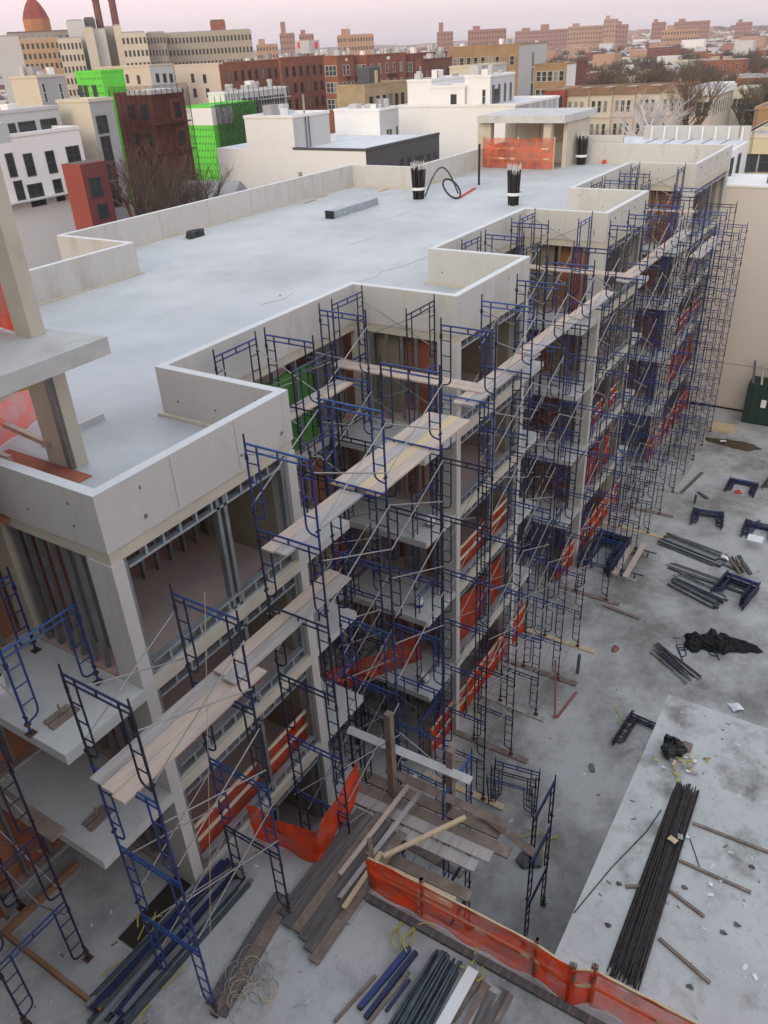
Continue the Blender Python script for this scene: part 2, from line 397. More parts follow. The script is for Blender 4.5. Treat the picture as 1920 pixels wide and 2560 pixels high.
# studs and sheathing in the recess walls
stud_h = {}
def stud(x, y, z0, z1, along):
    h = round(z1-z0, 2); key = (h, along)
    if key not in stud_h:
        w, d = (.06, .10) if along == 'x' else (.10, .06)
        stud_h[key] = MB().box(-w/2, -d/2, 0, w/2, d/2, h).data('stud', STEEL)
    put('stud', stud_h[key], B, (x, y, z0-G))
pbox('sheathing_panel', GREENPANEL, 7.4, RD+.22, F5, 10.2, RD+.26, ZB-.35)
rs = random.Random(3)
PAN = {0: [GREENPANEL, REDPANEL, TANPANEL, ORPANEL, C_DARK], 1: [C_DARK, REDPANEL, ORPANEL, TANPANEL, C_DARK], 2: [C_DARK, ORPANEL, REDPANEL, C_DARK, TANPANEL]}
recs = [(BAYS[k][1], BAYS[k+1][0]) for k in range(3)]
for ri, (a, b) in enumerate(recs):
    for li, (z0, z1) in enumerate(LEV):
        x = a+.7
        while x < b-.3:
            if ri < 2 or li < 3: stud(x, RD+.08, z0+.04, z1, 'x')
            x += .92 if ri == 0 else 1.25
        w = (b-a)/5
        for k in range(5):
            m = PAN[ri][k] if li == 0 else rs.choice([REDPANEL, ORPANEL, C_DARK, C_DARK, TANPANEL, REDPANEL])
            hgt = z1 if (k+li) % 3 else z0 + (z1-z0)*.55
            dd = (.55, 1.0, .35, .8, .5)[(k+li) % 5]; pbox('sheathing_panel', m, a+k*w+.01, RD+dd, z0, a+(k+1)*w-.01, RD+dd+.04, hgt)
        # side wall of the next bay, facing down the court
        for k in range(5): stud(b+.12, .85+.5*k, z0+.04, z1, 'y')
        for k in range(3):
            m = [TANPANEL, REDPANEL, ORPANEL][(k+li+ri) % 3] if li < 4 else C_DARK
            if li == 0: m = [REDPANEL, ORPANEL, TANPANEL][k]
            dd = (.45, .95, .6)[(k+li) % 3]; pbox('sheathing_panel', m, b+dd, .66+.8*k, z0, b+dd+.04, .66+.8*(k+1)-.01, z1)
# near end: stud wall facing the camera's end and the recess beyond it
for li, (z0, z1) in enumerate(LEV[:4]):
    for k in range(8): stud(.12, .72+.34*k, z0+.04, z1, 'y')
    pbox('sheathing_panel', C_DARK, .5, .66, z0, .54, 2.0, z1)
    pbox('sheathing_panel', REDPANEL, .5, 2.01, z0, .54, 3.2, z1)
    for k in range(4):
        pbox('sheathing_panel', [ORPANEL, ORPANEL, REDPANEL, ORPANEL][(k+li) % 4], -.02-1.6*(k+1), RD+.25, z0, -.05-1.6*k, RD+.30, z1)
    for k in range(9): stud(-.5-.62*k, RD+.08, z0+.04, z1, 'x')
# ---- roof structures
# near stair bulkhead: low canopy slab, posts, and the taller shaft frame
part('bulkhead_roof', C_SLAB, MB().poly([(-3.5, 2.10), (2.55, 2.10), (2.30, 4.4), (-3.5, 5.2)], 16.78, 17.10))
pbox('bulkhead_column', C_BEAM, 1.92, 3.12, RF, 2.20, 4.0, 16.78)
pbox('bulkhead_column', STEEL, 1.86, 3.18, RF, 1.918, 3.34, 16.78)
pbox('bulkhead_column', C_BEAM, -.75, 2.5, RF, -.45, 3.3, 16.78)
pbox('shaft_wall', C_BEAM, 1.88, 3.35, 17.1, 2.18, 3.84, 20.3)
pbox('shaft_roof', C_SLAB, -3.5, 3.2, 20.3, 2.4, 8.5, 20.6)
pbox('shaft_wall', C_BEAM, 1.9, 7.4, 17.1, 2.18, 8.3, 20.3)
pbox('stair_kerb', W_NEW, 1.2, 4.2, RF, 1.3, 5.2, RF+.35)
pbox('stair_pit', REDPANEL, -1.9, 2.6, RF, 1.85, 5.2, RF+.02)
pbox('stair_kerb', C_SLAB, 2.3, 4.6, RF, 3.9, 4.72, RF+.14)
# far elevator bulkhead
part('bulkhead_roof', C_SLAB, MB().poly([(42.9, 8.9), (48.6, 8.9), (48.6, 14.6), (42.9, 14.6)], 17.02, 17.42))
pbox('bulkhead_column', C_BEAM, 43.4, 13.9, RF, 43.9, 14.8, 17.02)
pbox('bulkhead_column', C_BEAM, 43.4, 9.9, RF, 43.8, 10.4, 17.02)
for k in range(7): pbox('wall_panel', C_BEAM, 47.6+.02*(k % 2), 9.1+.82*k, RF, 47.9, 9.1+.82*k+.80, 17.02)
pbox('bulkhead_wall', C_BEAM, 44.0, 9.1, RF, 47.58, 9.35, 17.02)
pbox('roof_wall', C_WALL, 46.7, 6.5, RF-.4, 47.0, 9.0, 16.0)

# ------------------------------------------------------------------ scaffolding
FW_ = 1.45
_frames, _braces = {}, {}
def frame_data(h, m):
    """walk-through scaffold frame: two outer posts with coupling pins, a double header, inner legs that hook back to the posts, short rungs"""
    key = (round(h, 3), m.name)
    if key in _frames: return _frames[key]
    mb = MB(); r = .023; w = FW_; i = .26
    for x, s in ((0, 1), (w, -1)):
        mb.tube((x, 0, 0), (x, 0, h), r, 7)
        mb.tube((x, 0, h), (x, 0, h+.16), r*.8, 6, 1)
        xi = x + s*i
        mb.tube((xi, 0, .42), (xi, 0, h-.02), r*.85, 6)
        mb.path([(xi, 0, .42), (xi-s*.02, 0, .33), (xi-s*.08, 0, .27), (x, 0, .23)], r*.85, 6)
        for z in (.62, 1.0, 1.38): mb.tube((x, 0, z), (xi, 0, z), r*.6, 5)
        mb.box(x-.035, -.012, h-.35, x+.035, .012, h-.25, 1); mb.box(x-.02, -.05, .35, x+.02, .05, .39, 1)
    mb.tube((0, 0, h-.02), (w, 0, h-.02), r, 6, 2); mb.tube((i*.9, 0, h-.15), (w-i*.9, 0, h-.15), r*.85, 6, 2)
    mb.tube((0, 0, h-.15), (i*.9, 0, h-.15), r*.7, 5); mb.tube((w-i*.9, 0, h-.15), (w, 0, h-.15), r*.7, 5)
    mb.tube((w/2, 0, h-.15), (w/2, 0, h-.02), r*.8, 6)
    dark = {BLUE.name: NAVY, NAVY.name: LEG, BRIGHT.name: BLUE}.get(m.name, m)
    _frames[key] = mb.data('frame', [dark, LEG, m]); return _frames[key]
def brace_data(L, rise=1.05):
    key = (round(L, 2), rise)
    if key in _braces: return _braces[key]
    mb = MB()
    mb.tube((0, .03, 0), (L, .03, rise), .014, 5); mb.tube((0, .055, rise), (L, .055, 0), .014, 5)
    mb.tube((L/2, .02, rise/2), (L/2, .07, rise/2), .02, 5)
    _braces[key] = mb.data('cross_brace', GALV); return _braces[key]
PLATE = MB().box(-.08, -.08, 0, .08, .08, .012).tube((0, 0, .012), (0, 0, .30), .017, 6).tube((0, 0, .2), (0, 0, .24), .06, 6).data('base_jack', RUST)
rsc = random.Random(11)
def scaffold(label, pos, along, c0, z0, n, h, sgn=-1, skip=(), paints=(BLUE, NAVY, BLUE, BRIGHT), braces=True, group='blue scaffold towers along the facade'):
    """pos: frame stations along the run; frames span from c0 to c0 + sgn*FW_ across it. n: lifts per station (int or list)"""
    t = thing('scaffold_tower', label, 'scaffolding', (0, 0, z0), group)
    ns = n if isinstance(n, (list, tuple)) else [n]*len(pos)
    z0s = z0 if isinstance(z0, (list, tuple)) else [z0]*len(pos)
    for k, p in enumerate(pos):
        for j in range(ns[k]):
            if (k, j) in skip: continue
            m = paints[rsc.randrange(len(paints))]
            z = z0s[k] + j*h
            if along == 'x': put('frame', frame_data(h, m), t, (p, c0, z-z0), math.radians(90*sgn))
            else: put('frame', frame_data(h, m), t, (c0, p, z-z0), 0 if sgn > 0 else math.pi)
        for s in (0, 1):
            q = c0 + sgn*FW_*s
            put('base_jack', PLATE, t, (p, q, 0) if along == 'x' else (q, p, 0))
        if k and braces:
            L = p - pos[k-1]
            for j in range(min(ns[k], ns[k-1])):
                for s in (0, 1):
                    if rsc.random() < .2: continue
                    q = c0 + sgn*FW_*s + (.02 if s == 0 else -.09)
                    z = z0s[k] + j*h + .48
                    if along == 'x': put('cross_brace', brace_data(L, min(1.05, h-.6)), t, (pos[k-1], q, z-z0))
                    else: put('cross_brace', brace_data(L, min(1.05, h-.6)), t, (q+.08, pos[k-1], z-z0), math.pi/2)
    return t
HL = 1.777
YF = -.75
scaffold('scaffold tower standing on the near deck before the nearest bay', [-1.75, .48], 'x', YF, F3+.02, 4, 1.95)
scaffold('tallest near scaffold before the right half of the nearest bay, beside the first recess', [2.69, 4.92, 7.15], 'x', YF, G, 9, HL)
scaffold('five-legged scaffold run before the second bay, with long wooden sills below', [9.88, 12.1, 14.35, 16.58, 18.80], 'x', YF, G+.05, 9, HL)
scaffold('long scaffold run before the third bay', [22.42, 24.55, 26.68, 28.81, 30.94], 'x', YF, G+.05, 9, HL)
scaffold('farthest scaffold run, reaching past the beige wall', [33.6, 35.8, 38.0, 40.2, 42.4], 'x', YF, G+.05, [8, 8, 8, 7, 7], HL)
recname = ['first recess, next to the nearest bay', 'second recess, beyond the second bay', 'last recess, beyond the third bay']
for ri, (a, b) in enumerate(recs):
    w = b-a
    scaffold('scaffold on the left-hand balconies of the ' + recname[ri], [.65, 2.88], 'y', a+.98, G, 9, HL, 1, group='scaffold towers inside the recesses')
    scaffold('scaffold in the middle of the ' + recname[ri], [a+2.75, a+4.98], 'x', 2.86, G, 9, HL, group='scaffold towers inside the recesses')
    scaffold('scaffold on the right-hand balconies of the ' + recname[ri], [.5, 2.8], 'y', b-1.80, G, 9, HL, 1, group='scaffold towers inside the recesses')
scaffold('scaffold on the near-end balconies at the left edge', [.75, 2.9], 'y', -3.75, F3+.02, 4, 1.9, 1, paints=(BLUE, NAVY), group='scaffold at the near end of the block')
scaffold('low scaffold in the pit that carries the plank platform', [-3.8, -1.65], 'y', 4.2, G, 4, 1.78, 1, paints=(BRIGHT, NAVY), group='scaffold around the plank ramp')
scaffold('short scaffold frames standing on the upper near-end balcony by the white bucket', [.9, 2.7], 'y', -1.72, F5+.012, 1, 1.8, 1, paints=(BRIGHT, BLUE), group='scaffold at the near end of the block')
lone = scaffold('single free-standing scaffold frame, three lifts high, beside the pale slab', [-5.35], 'y', 5.95, G, 3, 1.78, 1, paints=(BLUE, NAVY), group='scaffold around the plank ramp')

# ------------------------------------------------------------------ timber planks
def plank(name, label, cat, p, q, w=.25, t=.045, m=W_NEW, group=None, roll=0.0, mb=None):
    """one board from p to q (top centre line), each an object of its own"""
    p, q = Vector(p), Vector(q); L = (q-p).length; d = (q-p).normalized()
    me = MB().box(0, -w/2, -t, L, w/2, 0).data(name, m)
    o = put(name, me, None, p); a = d; s = Vector((0, 0, 1)).cross(a).normalized(); u = a.cross(s)
    if roll: s, u = s*math.cos(roll)+u*math.sin(roll), u*math.cos(roll)-s*math.sin(roll)
    o.matrix_world = Matrix(((a.x, s.x, u.x, p.x), (a.y, s.y, u.y, p.y), (a.z, s.z, u.z, p.z), (0, 0, 0, 1)))
    if label: tag(o, label, cat, group)
    return o
ORD = ['nearest', 'second', 'third', 'fourth', 'fifth', 'sixth', 'seventh', 'eighth', 'ninth', 'tenth', 'eleventh', 'twelfth']
GW = 'walk boards laid on the scaffold'
def walk(base, x0, x1, y, z, n, w=.26, mats=(W_NEW, W_GREY, W_GREY), dz=0.0, axis='x', lens=None):
    for k in range(n):
        m = mats[k % len(mats)]; yy = y - k*(w+.012)
        e = rsc.uniform(-.09, .09)
        zz = z + rsc.uniform(0, .006)
        lab = base if n == 1 else base + (', inner board' if k == 0 else ', outer board' if k == n-1 else ', %s board from the facade' % ORD[k])
        if axis == 'x': plank('walk_board', lab, 'plank', (x0+e, yy, zz), (x1+e*.5, yy+rsc.uniform(-.02, .02), zz+dz), w, .045, m, GW)
        else: plank('walk_board', lab, 'plank', (yy+e*.2, x0, zz), (yy+e*.2, x1, zz+dz), w, .045, m, GW)
walk('walk board in the upper run before the nearest bay', 2.45, 5.9, -1.22, 13.62, 2, .28)
walk('wide walk board in the upper run across the first recess', 4.95, 9.0, -1.0, 13.70, 4, .28, (W_NEW, W_GREY, W_TAN, W_NEW))
walk('walk board high before the second bay', 9.7, 13.9, -1.30, 13.74, 2, .28)
walk('walk board overlapping high before the second bay', 13.5, 17.4, -1.28, 13.80, 2, .28)
walk('walk board high across the second recess', 17.1, 20.4, -1.42, 13.85, 2, .24)
walk('walk board high by the third bay corner', 22.2, 26.4, -1.30, 13.74, 2, .24)
walk('walk board high along the third bay', 26.0, 31.2, -1.34, 13.80, 2, .24)
walk('walk board high before the last recess', 33.4, 38.2, -1.4, 12.2, 2, .28)
walk('long pinkish walk board, lower run on the near deck scaffold', -2.0, 1.35, -1.05, 11.78, 3, .28, (W_GREY, W_NEW, W_NEW))
walk('long greyish walk board, upper end of the lower run at the nearest bay', .75, 4.4, -1.12, 11.86, 2, .28, (W_NEW, W_GREY))
walk('cross board spanning out from the first recess', -1.6, 3.1, 10.85, 13.78, 2, .26, (W_NEW, W_NEW), axis='y')
walk('short inner board at the back of the first recess', 5.5, 9.9, 2.35, 13.66, 2, .26, (W_GREY, W_NEW))
walk('cross board spanning out from the second recess', -1.7, 3.0, 22.9, 13.82, 2, .26, (W_NEW, W_NEW), axis='y')
walk('cross board in the last recess', -.8, 3.0, 36.0, 13.78, 2, .26, (W_NEW,), axis='y')
walk('brown board at fourth-floor level of the near-end scaffold', .35, 3.6, -2.15, 9.80, 1, .3, (W_OLD,), axis='y')
# sill boards under the facade scaffold
for k, x in enumerate([7.15, 9.88, 12.1, 14.35, 16.58, 18.80, 22.42, 24.55, 26.68, 28.81, 30.94, 33.6]):
    m = [W_OLD, W_TAN, W_OLD, W_GREY][k % 4]
    plank('sill_board', 'timber sill board on the court, %s from the plank ramp' % (ORD[k] if k else 'first'), 'plank', (x, .05, G+.05), (x+rsc.uniform(-.1, .1), -2.75+rsc.uniform(-.3, .15), G+.05), .24, .05, m, 'sill boards under the scaffold')
# blocks under scaffold legs on the balconies
for x, y, z, w in ((-1.2, .75, F5, 'upper'), (-1.15, .8, F4, 'lower')):
    o = MB().box(-.28, -.14, 0, .28, -.0, .05).box(-.26, .03, 0, .24, .16, .05).tube((0, 0, .05), (0, 0, .3), .02, 6)
    tag(o.build('sole_board', W_OLD, None, (x, y, z+.011)), 'brown wooden block pair under a jack on the %s near-end balcony' % w, 'block', 'wooden blocks on the balconies')

# ------------------------------------------------------------------ orange netting barriers
def net(name, label, pts, h, m=ORANGE, rails=(), posts=True, sag=.03, top=None, rail_m=W_TAN, post_m=W_OLD, group='orange netting barriers', post_w=.07, seg=10):
    t = thing(name, label, 'barrier', pts[0], group)
    o = Vector(pts[0]); P = [Vector(p)-o for p in pts]
    for si, (a, b) in enumerate(zip(P, P[1:])):
        L = (b-a).length; d = (b-a).normalized(); nrm = Vector((-d.y, d.x, 0)); ph = rsc.uniform(0, 6)
        def fn(u, v):
            w = .05*math.sin(u*L*2.3+ph+v*2.5)*math.sin(v*3.1+.3) + .03*math.sin(u*L*6.1+ph*2+v*3) + .02*math.sin(v*11+u*L*3)
            z = v*h - (sag*math.sin(math.pi*u)*v if v > .5 else 0) + .035*math.sin(u*L*2.9+ph)*v + .02*math.sin(u*L*7.7)*v
            q = a + (b-a)*u + nrm*w; return (q.x, q.y, q.z+z+.02)
        mm = m[si % len(m)] if isinstance(m, (list, tuple)) else m
        MB().grid(fn, max(8, int(L*seg)), 8).build('netting', mm, t)
        for r in rails:
            MB().bar(a+Vector((0, 0, h*r))+nrm*.06, b+Vector((0, 0, h*r))+nrm*.06, .04, .09).build('rail', rail_m, t)
        if posts:
            k = max(1, int(L/2.2))
            for i in range(k+1):
                q = a + (b-a)*(i/k) + nrm*.10
                MB().box(q.x-post_w/2, q.y-post_w/2, q.z, q.x+post_w/2, q.y+post_w/2, q.z+h+.06).build('post', post_m, t)
    return t
LN = {1: 'fourth-storey', 2: 'third-storey', 3: 'second-storey'}
BN = ['nearest bay', 'second bay', 'third bay', 'farthest bay']
for i, (a, b) in enumerate(BAYS):
    z = F3
    net('netting_barrier', 'orange netting with two pale rails inside the third-storey window of the %s' % BN[i], [(b-.35, .36, z), (a+.35, .36, z)], 1.15, ORANGE_T, (.60, .99), False, rail_m=mat('new pine rail', (.62, .52, .38), .8, var=.08), group='orange netting in the window bays')
    if i: net('netting_barrier', 'plain orange netting hung inside the second-storey window of the %s' % BN[i], [(a+.35, .45, F2), (b-.35, .45, F2)], 1.8, ORANGE_T, (), False, group='orange netting in the window bays')
    if i: net('netting_barrier', 'orange netting with brown rails at ground level under the %s' % BN[i], [(b+1.6, .2, G), (a-1.7, .2, G)], 1.5, ORANGE, (.5, .95), True, group='orange netting at ground level')
net('netting_barrier', 'orange netting hung across the back of the first recess at second-storey level', [(5.2, 2.6, F2), (8.4, 3.1, F2), (11.9, 1.2, F2)], 1.25, ORANGE_T, (), False, sag=.25, group='orange netting in the recesses')
net('netting_barrier', 'orange netting hung across the back of the second recess at second-storey level', [(17.4, 2.9, F2), (24.2, 2.9, F2)], 1.3, ORANGE_T, (), False, sag=.2, group='orange netting in the recesses')
net('netting_barrier', 'bright orange netting bent round the deck edge left of the plank ramp', [(1.55, -.3, F3), (1.78, -2.05, F3), (3.9, -1.7, F3+.05)], 1.12, ORANGE, (), False, sag=.12, group='orange netting around the deck edge')
net('netting_barrier', 'long orange netting fence on posts along the deck edge right of the ramp', [(1.78, -3.3, F3), (1.82, -4.55, F3), (1.84, -7.0, F3), (1.74, -7.75, F3), (1.92, -8.1, F3), (1.95, -12.0, F3)], 1.1, (ORANGE, ORANGE_T, ORANGE, ORANGE, ORANGE_T), (.5, .93), True, group='orange netting around the deck edge')
net('netting_barrier', 'orange netting in front of the far roof bulkhead', [(42.9, 14.2, RF), (42.9, 9.5, RF)], 1.75, mesh_mat('sheer salmon netting', (.85, .17, .08), .55), (.33, .66), True, sag=.05, rail_m=W_TAN, post_m=W_TAN, group='orange netting on the roof')
net('netting_barrier', 'red netting filling the tall shaft opening at the left edge', [(1.95, 3.86, 17.12), (1.95, 7.3, 17.12)], 1.7, ORANGE, (), False, group='orange netting on the roof')
net('netting_barrier', 'reddish netting around the stair pit under the near canopy', [(3.3, 6.0, RF), (1.4, 5.3, RF), (-1.8, 5.3, RF)], 1.05, ORANGE_T, (.9,), False, rail_m=W_NEW, group='orange netting on the roof')
net('netting_barrier', 'orange netting with rails at the back of the near-end recess', [(-2.6, 3.05, F3), (-7, 3.05, F3)], 1.3, ORANGE_T, (.5, .95), True, rail_m=W_OLD, group='orange netting at ground level')

# ------------------------------------------------------------------ plank ramp and platform over the pit
ramp = thing('plank_ramp', 'dark wet plank ramp leading from the near deck towards the pit', 'ramp', (0, -2.6, F3))
for k in range(6):
    y = -1.95 - .232*k
    e0, e1 = rsc.uniform(-.08, .08), rsc.uniform(-.1, .2)
    MB().box(.40-.09*k+e0, y-.222, .06, 3.35+e1, y, .11).build('board', [W_DARK, W_DARK, W_OLD][k % 3], ramp, (0, 2.6, 0))
for x in (.7, 1.9, 3.0): MB().box(x, -3.32, .0, x+.12, -1.95, .058).build('bearer', W_OLD, ramp, (0, 2.6, 0))
GP = 'loose lumber lying over the ramp and platform'
for k, (p, q, m, lab) in enumerate([
    ((1.7, -2.62, 6.10), (4.75, -2.76, 6.22), W_NEW, 'long pale lumber piece over the ramp, nearer the building'),
    ((1.25, -2.93, 6.10), (4.35, -3.10, 6.24), W_GREY, 'long pale lumber piece over the ramp, beside the netting post'),
    ((1.1, -3.14, 6.12), (2.6, -3.12, 6.12), W_TAN, 'short tan lumber piece along the outer ramp edge'),
    ((.95, -3.34, 5.96), (2.3, -3.32, 5.96), W_GREY, 'short grey lumber piece on the deck against the ramp'),
    ((2.35, -3.35, 6.45), (4.05, -4.45, 6.55), W_TAN, 'yellow lumber piece slanting from the netting post over the pit'),
    ((1.9, -3.42, 5.93), (1.98, -3.30, 7.35), W_OLD, 'leaning timber post at the ramp end of the netting fence')]):
    plank('lumber', lab, 'lumber', p, q, .10, .06, m, GP)
for k, (x, y0, y1, z, w, m) in enumerate([(3.35, -1.3, -5.0, 5.86, .30, W_GREY), (3.68, -1.5, -5.2, 5.92, .30, W_GREY), (4.02, -1.4, -5.5, 5.86, .30, W_OLD), (4.36, -1.3, -5.1, 5.88, .30, W_OLD)]):
    plank('platform_board', 'grey platform board crossing over the pit, %s from the ramp' % ['first', 'second', 'third', 'fourth'][k], 'plank', (x, y0, z), (x+.15, y1, z), w, .05, m, 'boards of the platform over the pit')
for k, (x, y0, y1) in enumerate([(2.25, -3.0, -5.0), (2.56, -2.9, -4.9), (2.88, -3.1, -5.15)]):
    plank('platform_board', 'brown board below the slanting yellow lumber, %s from the deck edge' % ['first', 'second', 'third'][k], 'plank', (x, y0, 5.6), (x+.08, y1, 5.6), .29, .05, [W_OLD, W_TAN, W_OLD][k], 'boards of the platform over the pit')
for k, (p, q, m, lab) in enumerate([
    ((4.45, -1.05, 7.15), (4.5, -4.35, 7.2), W_SNOW, 'frosted top rail of the platform, white on top'),
    ((4.32, -2.2, 6.52), (4.3, -5.3, 6.55), W_OLD, 'brown lower rail of the platform'),
    ((4.75, -4.4, 6.0), (4.3, -6.0, 6.05), W_OLD, 'brown board poking out past the platform tower')]):
    plank('guard_rail', lab, 'rail', p, q, .19, .06, m, 'rails of the platform over the pit', roll=.5)
for k, (x, y, z0, z1) in enumerate([(4.22, -2.42, 4.5, 8.55), (4.62, -3.78, 4.5, 7.75)]):
    o = MB().box(-.08, -.08, 0, .08, .08, z1-z0).build('timber_post', W_OLD, None, (x, y, z0))
    tag(o, ['tall brown timber post at the platform, nearer the facade', 'brown timber post at the platform, farther from the facade'][k], 'post')

plank('edge_board', 'dark edge board lying along the foot of the long netting fence', 'plank', (1.62, -3.2, F3+.09), (1.66, -9.5, F3+.09), .16, .085, W_DARK)
# ------------------------------------------------------------------ clutter on the decks
rd = random.Random(5)
def bundle(name, label, cat, p, q, n, w, h, r, m, group=None, jit=.12, kind='tube', piece='rod'):
    """a pile of long rods or boards, each its own part"""
    p, q = Vector(p), Vector(q); t = thing(name, label, cat, p, group); d = (q-p); L = d.length; d.normalize(); s = Vector((-d.y, d.x, 0))
    rows = max(1, int(round(h/(2*r))))
    for k in range(n):
        lay = int(rows*rd.random()**1.6); off = (rd.random()-.5)*w*(1-.25*lay/max(1, rows)); a0, a1 = rd.uniform(-jit, jit)*L, rd.uniform(-jit, jit)*L
        dz = Vector((0, 0, r + lay*2*r + rd.uniform(0, .012))); skew = rd.uniform(-.05, .05)*w*3
        a = s*off + d*a0 + dz; b = d*(L+a1) + s*(off+skew) + dz
        mm = m[k % len(m)] if isinstance(m, list) else m
        if kind == 'tube': MB().tube(a, b, r, 6).build(piece, mm, t)
        else: MB().bar(a, b, .2 if kind == 'board' else .09, 2*r*.98).build(piece, mm, t)
    return t
GB = 'material bundles on the decks'
bundle('rebar_bundle', 'long dark bundle of rebar lying on the pale slab', 'rebar', (7.65, -8.42, 5.914), (2.85, -8.52, 5.914), 120, .56, .14, .014, REBAR, None, .05, piece='rebar_rod')
for k, (p, q, lab) in enumerate([((6.89, -8.76), (6.94, -10.4), 'topmost rod'), ((5.78, -8.75), (5.76, -10.2), 'second rod'), ((4.97, -8.75), (4.74, -9.5), 'short bright rod'), ((3.83, -8.85), (3.45, -9.9), 'lowest thick rod'), ((4.6, -7.95), (4.75, -8.2), 'stub')]):
    plank('timber_bearer', 'brown %s sticking out sideways from under the rebar bundle' % lab, 'timber', (*p, 5.96), (*q, 5.96), .07, .045, W_OLD, 'bearers under the rebar bundle')
o = MB().path([(6.9, -8.05, 5.93), (6.16, -7.93, 5.93), (4.9, -7.55, 5.925), (3.5, -7.22, 5.925)], .012, 5).build('steel_rod', REBAR); tag(o, 'thin dark rod slanting across the slab from the rebar bundle to its edge', 'rod')
o = MB().path([(6.55, -8.75, 5.93), (6.2, -8.95, 5.93), (5.85, -9.15, 5.925)], .010, 5).build('steel_rod', REBAR); tag(o, 'thin bent rod between the two upper bearers beside the rebar', 'rod')
bundle('pipe_bundle', 'thick bundle of dark grey pipes at the bottom edge of the deck', 'pipes', (1.32, -5.45, F3), (-.7, -5.42, F3), 26, .62, .15, .028, PIPE, GB, .06, piece='pipe')
bundle('beam_pair', 'dark blue steel beams lying left of the grey pipe bundle', 'beams', (1.1, -4.76, F3), (-.35, -4.55, F3), 4, .22, .09, .045, [NAVY, BLUE, RUST, NAVY], GB, .05, 'stick', 'beam')
for k, (p, q, m, lab) in enumerate([((.62, -5.0), (-.1, -4.92), NAVY, 'short dark bar between the beams and the pipes'), ((.75, -4.92), (-.5, -4.75), W_OLD, 'thin brown stick next to the dark blue beams'), ((.35, -4.4), (-.75, -4.2), W_OLD, 'thin brown stick pointing at the bottom edge from the beams')]):
    plank('loose_bar', lab, 'bar', (*p, F3+.05), (*q, F3+.05), .06, .045, m, GB)
lum = bundle('lumber_pile', 'pile of brown and grey lumber at the bottom right of the deck', 'lumber', (1.25, -6.45, F3), (-.9, -6.35, F3), 9, .95, .14, .035, [W_OLD, W_GREY, W_DARK], GB, .06, 'board', 'board')
plank('white_board', 'single white board lying between the pipes and the brown lumber', 'plank', (1.35, -6.0, F3+.19), (-.6, -5.95, F3+.19), .22, .04, WHITE, GB)
bundle('channel_bundle', 'large dark bundle of metal channels along the nearest bay on the deck', 'metal channels', (.55, -.55, F3), (-2.9, -.5, F3), 34, .95, .2, .035, [PIPE, STEEL, NAVY, PIPE], GB, .08, 'stick', 'channel')
bundle('old_boards', 'old dark boards lying beside the foot of the plank ramp', 'planks', (.75, -1.86, F3), (-1.7, -2.2, F3), 4, .42, .07, .025, [W_DARK, W_OLD], GB, .05, 'board', 'board')
tr = thing('planter_frame', 'shallow orange brown timber trough frame at the left of the deck', 'frame', (-2.5, 1.2, F3))
for b in ((-2.9, 2.6, -1.0, 2.7), (-2.9, -.25, -2.82, 2.6), (-2.9, -.35, -1.6, -.25)): MB().box(b[0]+2.5, b[1]-1.2, 0, b[2]+2.5, b[3]-1.2, .18).build('board', mat('orange brown timber', (.26, .14, .075), .9, var=.2), tr)
dark = bx('dark_pit', mat('dark earth', (.03, .022, .015), .95), None, -1.7, .1, F3+.004, -.05, .55, F3+.03); tag(dark, 'dark strip of earth along the wall under the lower near-end balcony', 'earth')  # thin near-black strip laid on the deck
# wire coils
co = thing('wire_coil', 'tangled pale wire coils at the bottom left of the deck', 'wire', (-1.1, -2.35, F3))
for k in range(22):
    cx, cyy, r = rd.uniform(-.45, .45), rd.uniform(-.5, .45), rd.uniform(.12, .32); a0 = rd.uniform(0, 6); tl = rd.uniform(-.35, .35)
    pts = [(cx+r*math.cos(a0+i*.45), cyy+r*math.sin(a0+i*.45)*rd.uniform(.9, 1.05), .02+.05*abs(math.sin(i*.5))+r*tl*math.sin(a0+i*.45)*.3+.04) for i in range(15)]
    MB().path(pts, .007, 4).build('wire_loop', W_TAN if k % 4 == 0 else GALV, co)
o = MB().path([(-.05, -2.18, F5+3.0), (-.75, -1.75, 9.0), (-1.6, -1.9, F3+.03)], .008, 4).build('rope', W_TAN); tag(o, 'thin tan rope hanging down the tall near-deck scaffold', 'rope')
def tape(label, c, s=.35, n=5):
    t = thing('caution_tape', label, 'tape', c, 'scraps of yellow tape')
    for k in range(n):
        a = rd.uniform(0, 6.3); pts = [Vector((rd.uniform(-s, s)*.5, rd.uniform(-s, s)*.5, .03))]
        for i in range(4): a += rd.uniform(-.9, .9); pts.append(pts[-1] + Vector((math.cos(a), math.sin(a), 0))*s*.3 + Vector((0, 0, rd.uniform(-.01, .05))))
        m = MB()
        for p, q in zip(pts, pts[1:]): m.bar(p, q, .03, .006)
        m.build('strip', YELLOW, t)
tape('yellow tape scrap at the end of the dark blue beams', (1.35, -4.55, F3), .6, 5)
tape('yellow tape scrap by the netting fence above the grey pipes', (1.62, -5.95, F3), .4, 5)
tape('yellow tape scrap under the channel bundle at the left', (-1.6, .15, F3), .6, 6)
tape('yellow tape scrap at the near end of the channel bundle', (-2.2, -.9, F3), .5, 4)
tape('yellow tape scrap on the open court floor', (15.72, -5.14, G), .5, 5)
tape('yellow tape scrap under the platform tower on the court', (9.8, -4.1, G), .9, 5)
tape('yellow tape scrap by the ground-level netting of the second bay', (13.6, -.4, G), .5, 4)
